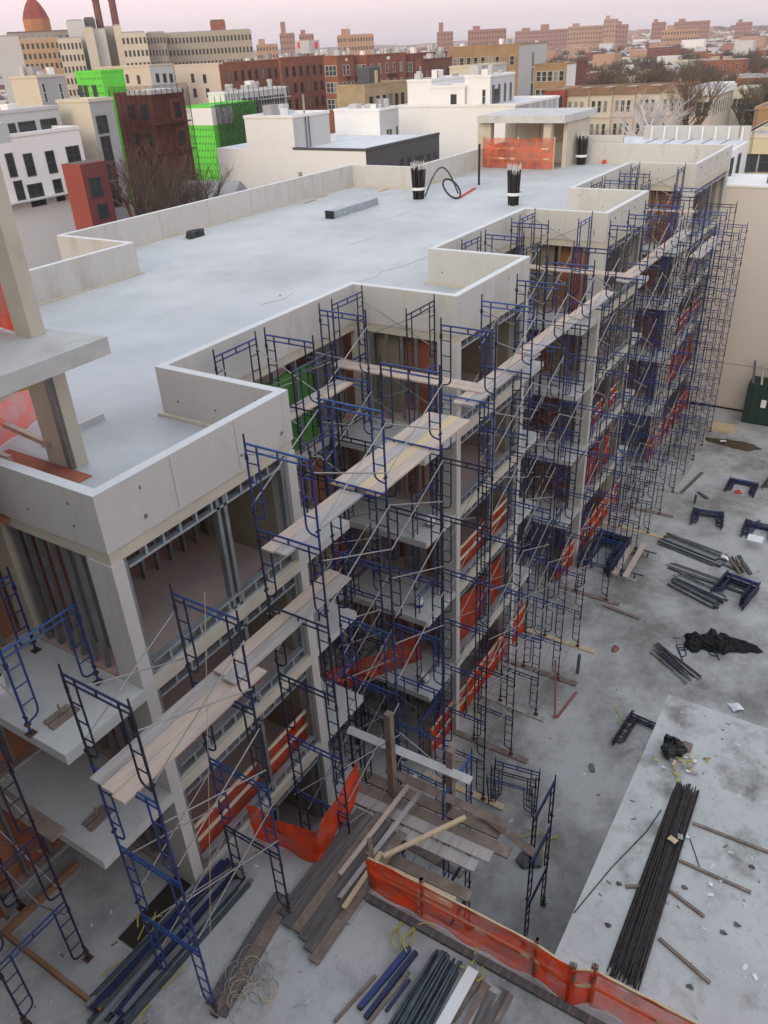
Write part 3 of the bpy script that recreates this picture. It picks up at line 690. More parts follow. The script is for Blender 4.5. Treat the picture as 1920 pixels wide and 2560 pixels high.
# rubbish on the pale slab
bag = thing('rubbish_heap', 'black rubbish bag with yellow and white scraps spilling out on the slab', 'rubbish bag', (8.75, -7.95, 5.914))
def lump(mb, c, r, nu=10, nv=7, sq=.75, seed=0):
    q = random.Random(seed); ph = [q.uniform(0, 6) for _ in range(4)]
    def fn(u, v):
        a = u*2*math.pi; b = v*math.pi; k = 1 + .2*math.sin(3*a+ph[0])*math.sin(b) + .16*math.sin(5*a+ph[1]+3*b) + .12*math.cos(4*b+ph[2])
        return (c[0]+r[0]*k*math.cos(a)*math.sin(b), c[1]+r[1]*k*math.sin(a)*math.sin(b), max(0.004, c[2]+r[2]*k*math.cos(b)))
    return mb.grid(fn, nu, nv)
lump(MB(), (0, .15, .18), (.30, .26, .26), 16, 10, seed=2).build('bag', BLACK, bag)
for k in range(34):
    x, y = rd.gauss(-.25, .22), rd.gauss(-.22, .22); a = rd.uniform(0, 6)
    MB().bar((x, y, .02+rd.random()*.1), (x+.12*math.cos(a), y+.12*math.sin(a), .03+rd.random()*.12), rd.uniform(.03, .08), .012).build('scrap', [YELLOW, PAPER, W_TAN, W_GREY, YELLOW][k % 5], bag)
MB().box(.2, -.25, 0, .5, .0, .05).build('scrap', W_OLD, bag)
def litter(label, c, w, m, a=0.0, h=.02):
    o = put('paper_scrap', MB().grid(lambda u, v: ((u-.5)*w, (v-.5)*w*.7, .01+h*math.sin(3*u+1)*math.sin(2.5*v+.4)), 4, 3).data('paper_scrap', m), None, c, a)
    tag(o, label, 'paper', 'loose scraps of paper')
litter('white paper scrap on the court below the black tarpaulin', (18.41, -8.45, G), .6, PAPER, .7, .12)
litter('white paper scrap near the top end of the rebar bundle', (6.5, -8.72, 5.92), .16, PAPER, .4)
litter('tan glove-like scrap lying on the rebar bundle', (6.1, -8.5, 6.09), .2, W_TAN, 1.2)
litter('silvery scrap lying on the rebar bundle', (6.25, -8.62, 6.1), .16, GALV, .2)
for k, (x, y) in enumerate([(5.55, -9.45), (5.75, -9.6), (5.3, -9.5), (4.1, -10.4), (4.0, -10.6)]):
    litter('small white paper scrap right of the rebar bundle, %s from the top' % ORD[k].replace('nearest', 'first'), (x, y, 5.92), .11, PAPER, k)
for k, (x, y) in enumerate([(5.2, -9.0), (4.6, -9.9), (4.9, -10.1), (3.2, -9.6), (6.4, -10.1), (3.6, -7.9), (4.6, -7.8)]):
    o = lump(MB(), (0, 0, .01), (.05, .07, .03), 8, 5, seed=k).build('mud_clod', W_DARK, None, (x, y, 5.914)); tag(o, 'small dark clod of mud on the pale slab, ' + ['beside the middle bearer', 'right of the lower bearers', 'right of the lowest rod', 'at the lowest right', 'right of the topmost bearers', 'left of the rebar near the fence', 'left of the rebar middle'][k], 'mud', 'clods of mud on the slab')

# ------------------------------------------------------------------ clutter on the court
GC = 'scaffold parts stacked on the court'
def frame_stack(label, c, rz, n, m=NAVY, h=1.85, flat=True, mats=None, lean=0.0):
    t = thing('frame_stack', label, 'scaffold frames', (*c, G), GC, rz)
    for k in range(n):
        o = put('frame', frame_data(h, (mats or [m])[k % len(mats or [m])]), t, (rd.uniform(-.05, .05)+lean*k, rd.uniform(-.05, .05), .03+.048*k)); o.rotation_euler = (math.radians(-90), 0, 0)
    return t
frame_stack('tall U-shaped stack of dark frames beside the second recess scaffold', (24.2, -.25), math.radians(-92), 16, NAVY, 2.7, mats=[NAVY, NAVY, BLUE])
_q = PZ(1252, 2030, G); LFX, LFY = _q.x+.2, _q.y+.5
lf = thing('frame_stack', 'dark blue frames leaning together on the court behind the platform', 'scaffold frames', (LFX, LFY, G), GC, math.radians(-80))
for k in range(3):
    o = put('frame', frame_data(1.7, [BLUE, NAVY][k % 2]), lf, (.04*k, .10*k-.1, 0)); o.rotation_euler = (math.radians(12-9*k), 0, 0)
frame_stack('H-shaped stack of dark frames against the edge of the pale slab', (14.3, -5.15), math.radians(-95), 5, NAVY, 1.7, mats=[NAVY, BLACK])
frame_stack('big stack of blue frames right of the dark stud pile', (24.75, -6.1), math.radians(-100), 11, BLUE, 1.75, mats=[BLUE, NAVY])
frame_stack('small blue frame stack with a pale board on top, right side of the court', (30.6, -6.3), math.radians(-88), 7, NAVY, 1.3, mats=[NAVY, BLUE])
bx_o = MB().box(-.3, -.35, 0, .3, .35, .04).build('pale_board', PAPER, None, (30.05, -7.0, G+.42)); tag(bx_o, 'pale square board lying on the small blue frame stack', 'board')
frame_stack('blue frames with a red cap near the beige wall', (34.9, -4.6), math.radians(-90), 6, NAVY, 1.4, mats=[NAVY, BLUE])
o = lump(MB(), (0, 0, .1), (.16, .16, .14), 10, 6, seed=8).build('hard_hat', RED, None, (34.45, -5.35, G+.33)); tag(o, 'bright orange cap resting on blue frames near the beige wall', 'cap')
frame_stack('loose dark frames at the right edge near the beige wall', (36.2, -6.3), math.radians(-95), 4, NAVY, 2.1, mats=[NAVY, PIPE])
frame_stack('bluish tangle of frames above the grey stud pile', (30.6, -3.9), math.radians(-80), 7, BLUE, 1.3, mats=[BLUE, PIPE])
bundle('stud_pile', 'dark pile of studs next to the big blue frame stack', 'metal studs', (25.3, -4.5, G), (24.6, -6.6, G), 36, 1.0, .28, .04, [PIPE, W_DARK, STEEL], GC, .08, 'stick', 'stud_bar')
bundle('stud_pile', 'wide grey pile of studs in the middle of the court', 'metal studs', (28.6, -3.2, G), (27.9, -5.9, G), 36, 1.2, .2, .04, [PIPE, W_DARK, STEEL], GC, .1, 'stick', 'stud_bar')
bundle('board_pile', 'two long grey boards and pipes between the stud piles', 'boards', (26.4, -4.0, G), (25.9, -7.3, G), 8, .6, .1, .04, [PIPE, W_DARK, W_GREY], GC, .12, 'stick', 'board')
bundle('brace_pile', 'untidy heap of dark braces on the open court', 'braces', (20.1, -5.2, G), (19.2, -6.5, G), 22, .8, .15, .02, [PIPE, NAVY, RUST], GC, .3, 'tube', 'brace_rod')
MBf = frame_stack('small frame lying beside the heap of dark braces', (20.0, -6.2), math.radians(-60), 1, NAVY, .8)
bundle('scrap_pile', 'crossed rusty scrap pieces beside white paper on the court', 'scrap', (28.4, -6.4, G), (27.4, -7.0, G), 9, .8, .12, .04, [RUST, W_OLD, PIPE], GC, .3, 'stick', 'scrap_bar')
litter('crumpled white sheet beside the crossed rusty scrap', (28.35, -6.0, G), .7, PAPER, 0, .25)
tarp = thing('tarpaulin', 'crumpled black tarpaulin lying on the court', 'tarpaulin', (21.6, -7.0, G))
for k, (x, y, a, b, h) in enumerate([(-.25, .65, .55, .5, .3), (0, .1, .6, .55, .38), (.25, -.5, .55, .5, .26), (.45, -1.1, .35, .55, .16)]):
    lump(MB(), (x, y, .05), (a, b, h), 16, 8, seed=20+k).build('fold', BLACKCLOTH, tarp)
for k, (p, q, lab) in enumerate([((24.05, -2.0, G+.4), (27.2, -2.0, G+.42), 'inner'), ((24.05, -2.5, G+.4), (27.2, -2.45, G+.42), 'outer')]):
    plank('trestle_board', 'pale board on low bars beside the third bay scaffold, the %s of two' % lab, 'plank', p, q, .25, .045, W_NEW)
for k, x in enumerate((24.6, 26.7)):
    t = thing('trestle', ['low steel trestle bar under the pale boards, nearer end', 'low steel trestle bar under the pale boards, farther end'][k], 'trestle', (x, -2.3, G))
    MB().tube((0, .6, .33), (0, -.9, .33), .03, 6).build('bar', NAVY, t); MB().tube((0, .4, 0), (0, .4, .33), .03, 6).build('leg', NAVY, t); MB().tube((0, -.5, 0), (0, -.5, .33), .03, 6).build('leg', NAVY, t)
for k, (p, q, m, lab) in enumerate([((33.9, -2.1), (37.6, -2.35), W_GREY, 'long grey board lying before the farthest scaffold'), ((33.6, -2.6), (36.6, -3.05), W_DARK, 'dark board lying beside a grey board near the farthest scaffold'), ((37.5, -1.9), (41.5, -2.1), W_GREY, 'grey board lying under the farthest scaffold'), ((28.25, -3.98), (27.5, -6.9), PIPE, 'thin dark pipe on the court above the stud piles'), ((22.0, -2.2), (21.8, -3.9), W_OLD, 'thin brown stick beside the U-shaped frame stack'), ((32.6, -6.8), (30.6, -6.6), PIPE, 'thin pipe by the small blue frame stack'), ((13.1, -4.8), (12.8, -4.95), W_OLD, 'short brown block against the edge of the pale slab'), ((34.2, -3.4), (33.7, -4.0), PIPE, 'thin pipe before the orange-capped frames')]):
    plank('loose_board', lab, 'board', (*p, G+.07), (*q, G+.07), .16, .06, m)
o = plank('timber_prop', 'reddish timber prop leaning on the second bay scaffold, nearest', 'timber', (14.5, -2.9, G+.05), (15.8, -2.3, 1.2), .08, .06, mat('reddish timber', (.28, .10, .08), .9))
o = plank('timber_prop', 'reddish timber lying on the court by the second bay scaffold', 'timber', (14.6, -2.95, G+.06), (16.2, -3.1, G+.06), .09, .06, MATS['reddish timber'])
o = MB().tube((0, 0, 0), (0, 0, .95), .07, 8).build('stub_post', W_DARK, None, (17.3, -2.75, G)); tag(o, 'short dark stub post standing by the sill boards on the court', 'post')
o = MB().tube((0, 0, 0), (0, 0, .5), .06, 8).build('stub_post', PIPE, None, (33.0, -3.5, G)); tag(o, 'short grey stub pipe standing near the orange-capped frames', 'post')
o = lump(MB(), (0, 0, .03), (.42, .38, .12), 14, 6, seed=31).build('gravel_heap', W_DARK, None, (8.6, -4.4, G)); tag(o, 'small dark heap of gravel on the court behind the netting fence', 'gravel heap')
o = lump(MB(), (0, 0, .02), (.22, .14, .12), 8, 5, seed=32).build('red_scrap', MATS['reddish timber'], None, (19.4, -3.6, G)); tag(o, 'faded red scrap on the court by the second bay sills', 'scrap')
o = MB().box(-.6, -.75, 0, .6, .75, .12).build('cardboard_mat', W_TAN, None, (43.3, -2.7, G), ); tag(o, 'tan cardboard sheet at the foot of the beige wall', 'cardboard')
o = lump(MB(), (0, 0, .0), (.5, 1.6, .18), 14, 6, seed=33).build('soil_heap', mat('brown soil', (.07, .05, .03), .95), None, (41.2, -3.8, G)); tag(o, 'brown strip of soil and weeds near the beige wall', 'soil')
litter('white scrap on the soil near the beige wall', (41.1, -3.2, G+.15), .5, PAPER, .5, .1)
# bucket on the balcony, small things
bk = thing('bucket', 'white bucket with a dark inside on the upper near-end balcony', 'bucket', (-1.35, 2.35, F5+.011))
mbk = MB().tube((0, 0, 0), (0, 0, .38), .15, 16, 0, .18, cap=False); mbk.build('shell', WHITE, bk); MB().tube((0, 0, .02), (0, 0, .30), .15, 16).build('filling', BLACK, bk)
for k, (x, y, z) in enumerate([(10.9, .7, F3), (11.2, .4, F4), (10.9, .55, F2)]):
    t = thing('pail', ['small blue-banded white pail on the third-storey balcony of the first recess', 'small white pail on the fourth-storey balcony of the first recess', 'small white pail on the second-storey balcony of the first recess'][k], 'pail', (x, y, z+.011))
    MB().tube((0, 0, 0), (0, 0, .3), .13, 12, 0, .15).build('shell', WHITE, t); MB().tube((0, 0, .02), (0, 0, .12), .152, 12).build('band', BRIGHT if k == 0 else STEEL, t)
for k, (x, z, m) in enumerate([(3.75, F5+.2, RED), (3.0, F4+.55, RED)]):
    o = lump(MB(), (0, 0, .05), (.12, .12, .16), 10, 6, seed=40+k).build('hard_hat', MATS['red paint'], None, (x, .32, z-.2+.05)); tag(o, ['orange hard cap on the sill inside the top window of the nearest bay', 'orange rag on the sill of the fourth-storey window in the nearest bay'][k], 'cap')

_a, _b = PZ(-40, 1033, RF+.45), PZ(122, 1105, RF+.45)
plank('guard_rail', 'pale rail along the red floored stair opening under the near canopy', 'rail', _a, _b, .12, .10, W_NEW)
_t = MB(); _a, _b = PZ(-30, 990, 15.6), PZ(98, 962, 15.6); _t.bar(_a, _b, .012, .09)
tag(_t.build('caution_tape', YELLOW), 'yellow tape stretched across the opening under the near canopy', 'tape')
for nm, lab, x0, x1, y0, y1, z, n_ in (('grit', 'court', -1, 44, -9, 0, G, 700), ('grit', 'deck', -4, 1.6, -9, 2.8, F3, 350), ('grit', 'slab', 2.2, 10.5, -13, -7.4, 5.914, 380), ('grit', 'roof', 1, 44, 3.6, 14, RF, 70)):
    m = MB()
    for k in range(n_):
        x, y = rd.uniform(x0, x1), rd.uniform(y0, y1); s_ = .006+.026*rd.random()**4; a = rd.uniform(0, 3); c_, d_ = math.cos(a), math.sin(a); l = s_*rd.uniform(1, 3.2); i0 = len(m.v)
        m.v += [(x-l*c_-s_*d_, y-l*d_+s_*c_, z+.002), (x+l*c_-s_*d_, y+l*d_+s_*c_, z+.002), (x+l*c_+s_*d_, y+l*d_-s_*c_, z+.002), (x-l*c_+s_*d_, y-l*d_-s_*c_, z+.002), (x, y, z+s_*.9)]
        mi = rd.randrange(4)
        for q in ((0, 1, 4), (1, 2, 4), (2, 3, 4), (3, 0, 4)): m.f.append(tuple(i0+j for j in q)); m.m.append(mi)
    m.build(nm, [W_OLD, W_GREY, C_TOP, W_GREY])['kind'] = 'stuff'
# ------------------------------------------------------------------ things on the roof
for k, pts in enumerate([[(16.2, 5.95), (17.0, 5.7), (17.6, 5.95), (18.6, 5.6), (20.2, 5.5)], [(12.6, 7.3), (13.4, 7.0), (14.1, 7.2)], [(21.0, 9.6), (22.4, 9.4), (23.1, 9.7)], [(6.2, 5.2), (7.0, 5.0), (7.6, 5.15)], [(25.8, 11.2), (27.0, 10.9), (28.2, 11.0)]]):
    m = MB()
    for a, b in zip(pts, pts[1:]): m.bar((a[0], a[1], RF+.004), (b[0], b[1], RF+.004), rd.uniform(.05, .12), .02)
    tag(m.build('cement_ridge', C_SLAB, None), 'thin ragged cement ridge on the roof slab, %s' % ['by the second bay parapet', 'behind the first recess', 'in the middle of the roof', 'near the nearest bay', 'below the stack of studs'][k], 'cement')

def rodpack(label, c, rz=0.0, h=1.55):
    t = thing('form_tie_bundle', label, 'rods', (*c, RF), 'upright bundles of black rods on the roof', rz)
    for k in range(46):
        a, r = rd.uniform(0, 6.3), .28*math.sqrt(rd.random()); x, y = r*math.cos(a), r*math.sin(a); s = 1.35 + rd.uniform(-.05, .1); hh = h*rd.uniform(.9, 1.04)
        MB().tube((x, y, 0), (x*s, y*s, hh), .030, 5).build('rod', BLACK, t)
        MB().tube((x*s, y*s, hh), (x*s*1.06, y*s*1.06, hh+.26), .014, 4).build('rod_tip', W_SNOW, t)
    for q in (.52,): MB().tube((0, 0, q-.07), (0, 0, q+.07), .345, 14, 0, .36, cap=False).build('strap', PAPER, t)
rodpack('upright bundle of black rods with a white strap beside the black hose', (31.47, 12.32))
rodpack('upright bundle of black rods with pinkish tips, nearest to the third bay', (31.27, 6.86))
rodpack('upright bundle of black rods beside the far bulkhead wall', (45.5, 9.25-.6), h=1.6)
ho = thing('black_hose', 'black hose coiled and arched on the roof beside a rod bundle', 'hose', (32.2, 11.3, RF))
MB().path([(.5*math.cos(a*.3-.4)*.9, -.55+.5*math.sin(a*.3-.4)*.9, .46+.42*math.sin(a*.3)) for a in range(22)], .05, 6).build('coil', BLACK, ho)
MB().path([(-.5+.95*i/10*1.3, .75-1.3*i/10, .1+1.35*math.sin(math.pi*i/10)) for i in range(11)], .045, 6).build('arch', PIPE, ho)
o = plank('red_bar', 'thin red bar lying on the roof behind the hose', 'bar', (32.2, 10.3, RF+.08), (35.2, 10.9, RF+.08), .10, .06, RED)
o = MB().tube((0, 0, 0), (0, 0, 2.1), .065, 10).build('roof_pole', BLACK, None, (36.52, 11.31, RF)); tag(o, 'single black pole standing on the roof before the far bulkhead', 'pole')
sp_ = thing('stud_stack', 'stack of shiny galvanised studs with dark ends lying on the roof', 'studs', (27.4, 13.7, RF))
for j in range(4):
    for k in range(5):
        MB().box(-1.95+rd.uniform(-.03, .03), -.24+.098*k, .09*j, 1.95, -.24+.098*k+.09, .09*j+.082).build('steel_stud', STEEL_L, sp_)
for k in range(5): MB().box(-2.02, -.24+.098*k, .0, -1.99, -.24+.098*k+.09, .36).build('stud_end', BLACK, sp_)
for lab, c in (('small black bag lying alone on the roof near the back parapet', (19.9, 17.2)),):
    o = lump(MB(), (0, 0, .12), (.55, .30, .17), 14, 8, seed=50).build('black_bag', BLACK, None, (*c, RF)); tag(o, lab, 'bag')
o = MB().tube((0, 0, 0), (0, 0, 3.4), .10, 8).build('vent_pipe', GALV, None, (31.0, 19.6, 12.2)); tag(o, 'thin pale vent pipe rising just behind the back parapet', 'pipe')
for k, (x, y) in enumerate([(29.0, 17.6), (30.5, 17.9), (33.3, 15.7)]):
    o = MB().box(-.5, -.09, 0, .5, .09, .06).build('offcut', [W_GREY, W_NEW, W_TAN][k], None, (x, y, RF)); tag(o, 'short %s board offcut on the roof by the back parapet' % ['grey', 'pinkish', 'yellow'][k], 'board')
o = lump(MB(), (0, 0, .05), (.14, .14, .16), 8, 5, seed=52).build('red_bucket', RED, None, (48.0-1.8, 7.4, RF)); tag(o, 'tiny red object on the roof near the farthest parapet', 'bucket')

# ------------------------------------------------------------------ the town behind
def bm(name, c, c2=None, sc=.5, var=.1, **k): return mat(name, c, .9, var=var, scale=sc, col2=c2, mask=(.5, .75), mscale=.3, **k)
STUCCO = bm('white stucco', (.78, .775, .765), (.70, .69, .67), .3, .05)
CREAM = bm('cream stucco', (.58, .52, .42), (.50, .44, .35), .3, .06)
BEIGE = bm('beige stucco', (.56, .47, .39), None, .3, .04)
GREYST = bm('grey stucco', (.36, .37, .38), None, .3, .06)
PALEG = bm('pale grey stucco', (.50, .50, .50), None, .3, .05)
BRICK = bm('red brown brick', (.25, .092, .052), (.17, .065, .045), .4, .22)
BRICKD = bm('dark brown brick', (.17, .065, .05), (.12, .05, .04), .4, .2)
BRICKT = bm('tan brick', (.40, .30, .18), (.30, .22, .13), .5, .15)
BRICKY = bm('ochre brick', (.33, .21, .115), (.26, .16, .085), .4, .15)
LIME = bm('bright green sheathing board', (.13, .62, .06), None, .6, .08)
REDST = bm('red stucco', (.27, .06, .045), None, .3, .08)
REDD = bm('deep red of shaded wall and cars', (.17, .045, .045), None, .3, .08)
CHAR = bm('charcoal panel', (.085, .085, .092), None, .5, .1)
ROOFG = bm('grey roofing', (.34, .34, .35), (.22, .21, .21), .3, .15)
ROOFD = bm('dark roofing', (.12, .10, .095), None, .3, .2)
ROOFB = bm('brown shingles', (.24, .145, .085), None, .6, .2)
ROOFP = bm('pale roofing', (.58, .60, .63), (.45, .46, .48), .2, .1)
MAROON = bm('dark netted brick', (.19, .065, .052), (.10, .045, .04), .3, .3)
NETTING = mesh_mat('dark builders netting', (.06, .032, .03), .36)
NETTING_D = mesh_mat('dense black netting', (.03, .03, .028), .62)
_win = {}
def win_data(w, h, axis, m):
    k = (round(w, 2), round(h, 2), axis, m.name)
    if k not in _win:
        a, b = MB(), MB(); t = .09
        def bxx(mb, u0, z0, u1, z1, d0, d1):
            if axis == 'L': mb.box(-d1, u0, z0, -d0, u1, z1)
            else: mb.box(u0, -d1, z0, u1, -d0, z1)
        bxx(a, -w/2-t, -h/2-t, w/2+t, -h/2, -.02, .07); bxx(a, -w/2-t, h/2, w/2+t, h/2+t, -.02, .07)
        bxx(a, -w/2-t, -h/2, -w/2, h/2, -.02, .05); bxx(a, w/2, -h/2, w/2+t, h/2, -.02, .05)
        if w > 1.1: bxx(a, -.04, -h/2, .04, h/2, -.02, .04)
        bxx(a, -w/2, -.03, w/2, .03, -.02, .035)
        bxx(b, -w/2, -h/2, w/2, h/2, -.02, .015)
        _win[k] = (a.data('window', m), b.data('pane', GLASS))
    return _win[k]
GLASS_C = mat('curtained window glass', (.20, .20, .18), .35, var=.4, scale=.5)
_pp = {}
def pale_pane(p):
    if p.name not in _pp: q = p.copy(); q.materials[0] = GLASS_C; _pp[p.name] = q
    return _pp[p.name]
class Bld:
    """axis-aligned building: the corner nearest the camera is C; it runs +y to yl (face L looks down -x) and +x to xr (face R looks down -y)"""
    def __init__(s, name, label, cat, xl, xc, xr, yc, Dd, mL, mR, roof=ROOFG, ylp=None, yrp=None, dl=None, dr=None, z0=-.7, coping=True, group=None, cop=None, xplane=None):
        C = PD(xc, yc, Dd) if xplane is None else PX(xc, yc, xplane); s.C = C; z = C.z
        if dl is None:
            d = ray(xl, ylp if ylp is not None else yc); s.yl = CAM.y + d.y*((C.x-CAM.x)/d.x)
        else: s.yl = C.y + dl
        if dr is None:
            d = ray(xr, yrp if yrp is not None else yc); s.xr = CAM.x + d.x*((C.y-CAM.y)/d.y)
        else: s.xr = C.x + dr
        s.z = z; s.z0 = z0
        s.t = thing(name, label, cat, (C.x, C.y, z0), group)
        W, L, H = s.xr-C.x, s.yl-C.y, z-z0; s.W, s.L, s.H = W, L, H
        mb = MB().box(0, 0, 0, W, L, H)
        mb.m = [1 if i == 2 else 0 for i in range(6)]
        mb.build('wall', [mL, mR], s.t)
        MB().box(.3, .3, H, W-.3, L-.3, H+.03).build('roof', roof, s.t)
        if coping:
            c = MB()
            for b in ((-.08, -.08, W+.08, .3), (-.08, L-.3, W+.08, L+.08), (-.08, .3, .3, L-.3), (W-.3, .3, W+.08, L-.3)): c.box(b[0], b[1], H+.004, b[2], b[3], H+.32)
            c.build('coping', cop or mL, s.t)
    def wins(s, face, n, rows, w, h, top, pitch, a=.06, b=.94, m=FRAME_W, skip=0.0, name='window'):
        f, p = win_data(w, h, face, m); LL = s.L if face == 'L' else s.W
        for j in range(rows):
            z = s.H - top - j*pitch
            if z - h/2 < .3: break
            for i in range(n):
                if skip and random.random() < skip: continue
                u = LL*(a+(b-a)*((i+.5)/n)); loc = (0, u, z) if face == 'L' else (u, 0, z)
                o = put(name, f, s.t, loc); put('pane', p if random.random() < .7 else pale_pane(p), o)
        return s
    def at(s, face, px, py, w, h, m=FRAME_D, name='window'):
        q = PX(px, py, s.C.x) if face == 'L' else PY(px, py, s.C.y)
        k = (q-CAM).dot(FW)/math.hypot(q.x-CAM.x, q.y-CAM.y); f, p = win_data(w*k, h*k*.95, face, m); o = put(name, f, s.t, (0, q.y-s.C.y, q.z-s.z0) if face == 'L' else (q.x-s.C.x, 0, q.z-s.z0)); put('pane', p, o); return s
    def roofbox(s, name, m, u0, v0, u1, v1, h):
        MB().box(s.W*u0, s.L*v0, s.H+.03, s.W*u1, s.L*v1, s.H+h).build(name, m, s.t); return s
    def clutter(s, n, seed):
        q = random.Random(seed)
        for k in range(n):
            u, v = q.uniform(.05, .9), q.uniform(.05, .9); a = q.uniform(.5, 1.4); h = q.uniform(.6, 1.6)
            if k % 3 == 2: MB().tube((s.W*u, s.L*v, s.H+.03), (s.W*u, s.L*v, s.H+h*1.6), .12, 7).build('vent', GALV, s.t)
            else: MB().box(s.W*u, s.L*v, s.H+.03, s.W*u+a, s.L*v+a, s.H+h).build('roof_unit', q.choice([PALEG, ROOFG, STUCCO]), s.t)
        return s
    def slabline(s, face, z, m, h=.25, d=.15):
        if face == 'L': MB().box(-d, -d, z, -.005, s.L, z+h).build('ledge', m, s.t)
        else: MB().box(-d, -d, z, s.W, -.005, z+h).build('ledge', m, s.t)
        return s
BG = None
# left: white apartments, grey and cream block, red bay
b = Bld('apartment_building', 'white apartment house with dark windows and a yellow strap at the left edge', 'apartment house', -60, -40, 198, 353, 88, STUCCO, STUCCO, yrp=327, dl=14)
for px, py, w, h in ((74, 412, 1.0, 2.3), (128, 405, 1.0, 2.3), (184, 388, 1.7, 1.9), (28, 413, .8, 2.4), (147, 475, 1.0, 2.3), (92, 487, 1.8, 2.3), (50, 480, .9, 2.3), (178, 482, .5, 2.1)): b.at('R', px, py, w, h)
b.slabline('R', b.H-5.6, PALEG, .12, 1.0)
MB().bar((b.W*.72, -.25, b.H-4.6), (b.W*.98, -.5, b.H-8.2), .30, .06).build('strap', YELLOW, b.t)
b2 = Bld('apartment_building', 'set-back top floor of the white apartments, with three wide dark windows', 'apartment house', -60, -40, 145, 290, 93, PALEG, PALEG, ROOFG, yrp=264, dl=12)
for px, py, w, h in ((20, 331, 2.2, 1.7), (70, 324, 2.2, 1.7), (124, 317, 2.2, 1.7)): b2.at('R', px, py, w, h)
b2.clutter(6, 3)
b = Bld('apartment_building', 'apartment block, lit side cream, shaded side grey, behind the red bay at the left', 'apartment house', 142, 222, 280, 256, 97, CREAM, GREYST, ROOFP, yrp=247)  # cream left wall and grey right wall carry the side light in colour
for px, py, w, h in ((256, 311, 1.5, 1.9), (268, 373, 1.3, 2.9), (279, 428, 1.4, 1.9), (290, 485, 1.3, 2.9)): b.at('R', px, py, w, h)
b = Bld('apartment_building', 'low red building bay with one big window, left of the netted tower', 'apartment house', 153, 199, 262, 412, 80, REDST, REDD, ROOFD, yrp=401, coping=False)  # right wall in darker red: side shade put into the colour
b.at('R', 240, 468, 1.35, 1.8, FRAME_D).at('R', 258, 528, 1.2, 1.4, FRAME_D)
b = Bld('apartment_building', 'block, lit side cream, shaded side grey, behind the white apartments at far left', 'apartment house', 24, 92, 160, 195, 135, CREAM, GREYST, ROOFP, yrp=191); b.clutter(5, 4)  # sunset-side cream and off-side grey put the light into the wall colours
for k in range(2): b.at('R', 112+42*k, 232, .5, 3.0, FRAME_W)
b = Bld('green_building', 'building clad all over in bright green sheathing at the left', 'building site', 187, 252, 308, 181, 150, LIME, LIME, ROOFP, yrp=177)
for px in (203, 216, 238): b.at('L', px, 229, 1.0, 2.1)
for k in range(46):
    PM = MB().box(-.03, -.07, -.16, .0, .07, .16).data('print_mark', FRAME_D) if k == 0 else PM
    put('print_mark', PM, b.t, (-.005, b.L*(.05+.9*((k % 9)+.5*((k//9) % 2))/9.5), b.H-.8-1.05*(k//9)))
b = Bld('netted_building', 'dark brick building wrapped in black netting and scaffold poles', 'building site', 287, 378, 458, 238, 104, MAROON, MAROON, ROOFP, yrp=230)
for k in range(8): MB().tube((-.8, b.L*k/7, 0), (-.8, b.L*k/7, b.H+.6), .045, 5).build('pole', FRAME_D, b.t)
for k in range(7): MB().tube((b.W*k/6, -.8, 0), (b.W*k/6, -.8, b.H+.6), .045, 5).build('pole', FRAME_D, b.t)
MB().grid(lambda u, v: (-.9, -.9+(b.L+.9)*u, v*(b.H+1)), 4, 4).build('netting', NETTING, b.t); MB().grid(lambda u, v: (-.9+(b.W+.9)*u, -.9, v*(b.H+1)), 4, 4).build('netting', NETTING, b.t)
for j in range(5):
    MB().box(-.85, -.85, b.H-3-3*j, b.W, -.02, b.H-2.9-3*j).build('deck', BRICKD, b.t)
    MB().box(b.W*.50, -.45, b.H-2.8-3*j, b.W*.80, -.02, b.H-.6-3*j).build('brick_panel', bm('bright red brick', (.36, .12, .075), None, .4, .2), b.t)  # brighter brick panels behind the netting
    f, p = win_data(1.0, 1.5, 'R', FRAME_D); o = put('window', f, b.t, (b.W*.65, -.45, b.H-1.7-3*j)); put('pane', p, o)
    f, p = win_data(1.0, 1.5, 'L', FRAME_D)
    for u in (.25, .6): o = put('window', f, b.t, (0, b.L*u, b.H-1.7-3*j)); put('pane', p, o)
MB().box(-.3, -.3, b.H+.04, b.W*.9, b.L*.6, b.H+.5).build('white_sheet', STUCCO, b.t)
b = Bld('green_building', 'half finished building with a white band above green sheathing, right of the netted tower', 'building site', 458, 527, 640, 270, 138, LIME, LIME, ROOFP, yrp=262)
MB().box(-.06, -.06, b.H-2.4, b.W*.45, b.L, b.H+.02).build('white_band', STUCCO, b.t)
MB().grid(lambda u, v: (-.1+(b.W)*u, -1.0, v*(b.H+.5)), 4, 4).build('netting', NETTING_D, b.t)
for k in range(60): put('print_mark', PM, b.t, (-.005, b.L*(.05+.9*((k % 8)+.5*((k//8) % 2))/8.5), b.H-3.0-1.0*(k//8)))
for k in range(9): MB().tube((b.W*k/8, -1.0, 0), (b.W*k/8, -1.0, b.H+1.5), .06, 5).build('pole', FRAME_D, b.t)
b = Bld('row_building', 'pale blue and white building under scaffold with a row of dark windows', 'building site', 520, 560, 716, 236, 152, STUCCO, PALEG, ROOFD, yrp=222)
b.wins('R', 8, 1, 1.5, 2.6, 2.2, 4, .25, .95); b.clutter(8, 5)
for k in range(14): MB().tube((b.W*k/13, -1.0, 0), (b.W*k/13, -1.0, b.H+1.2), .06, 5).build('pole', FRAME_D, b.t)
for z in (1.4, 3.6, 5.8): MB().box(0, -1.1, b.H-z, b.W, -.3, b.H-z+.12).build('deck', GREYST, b.t)
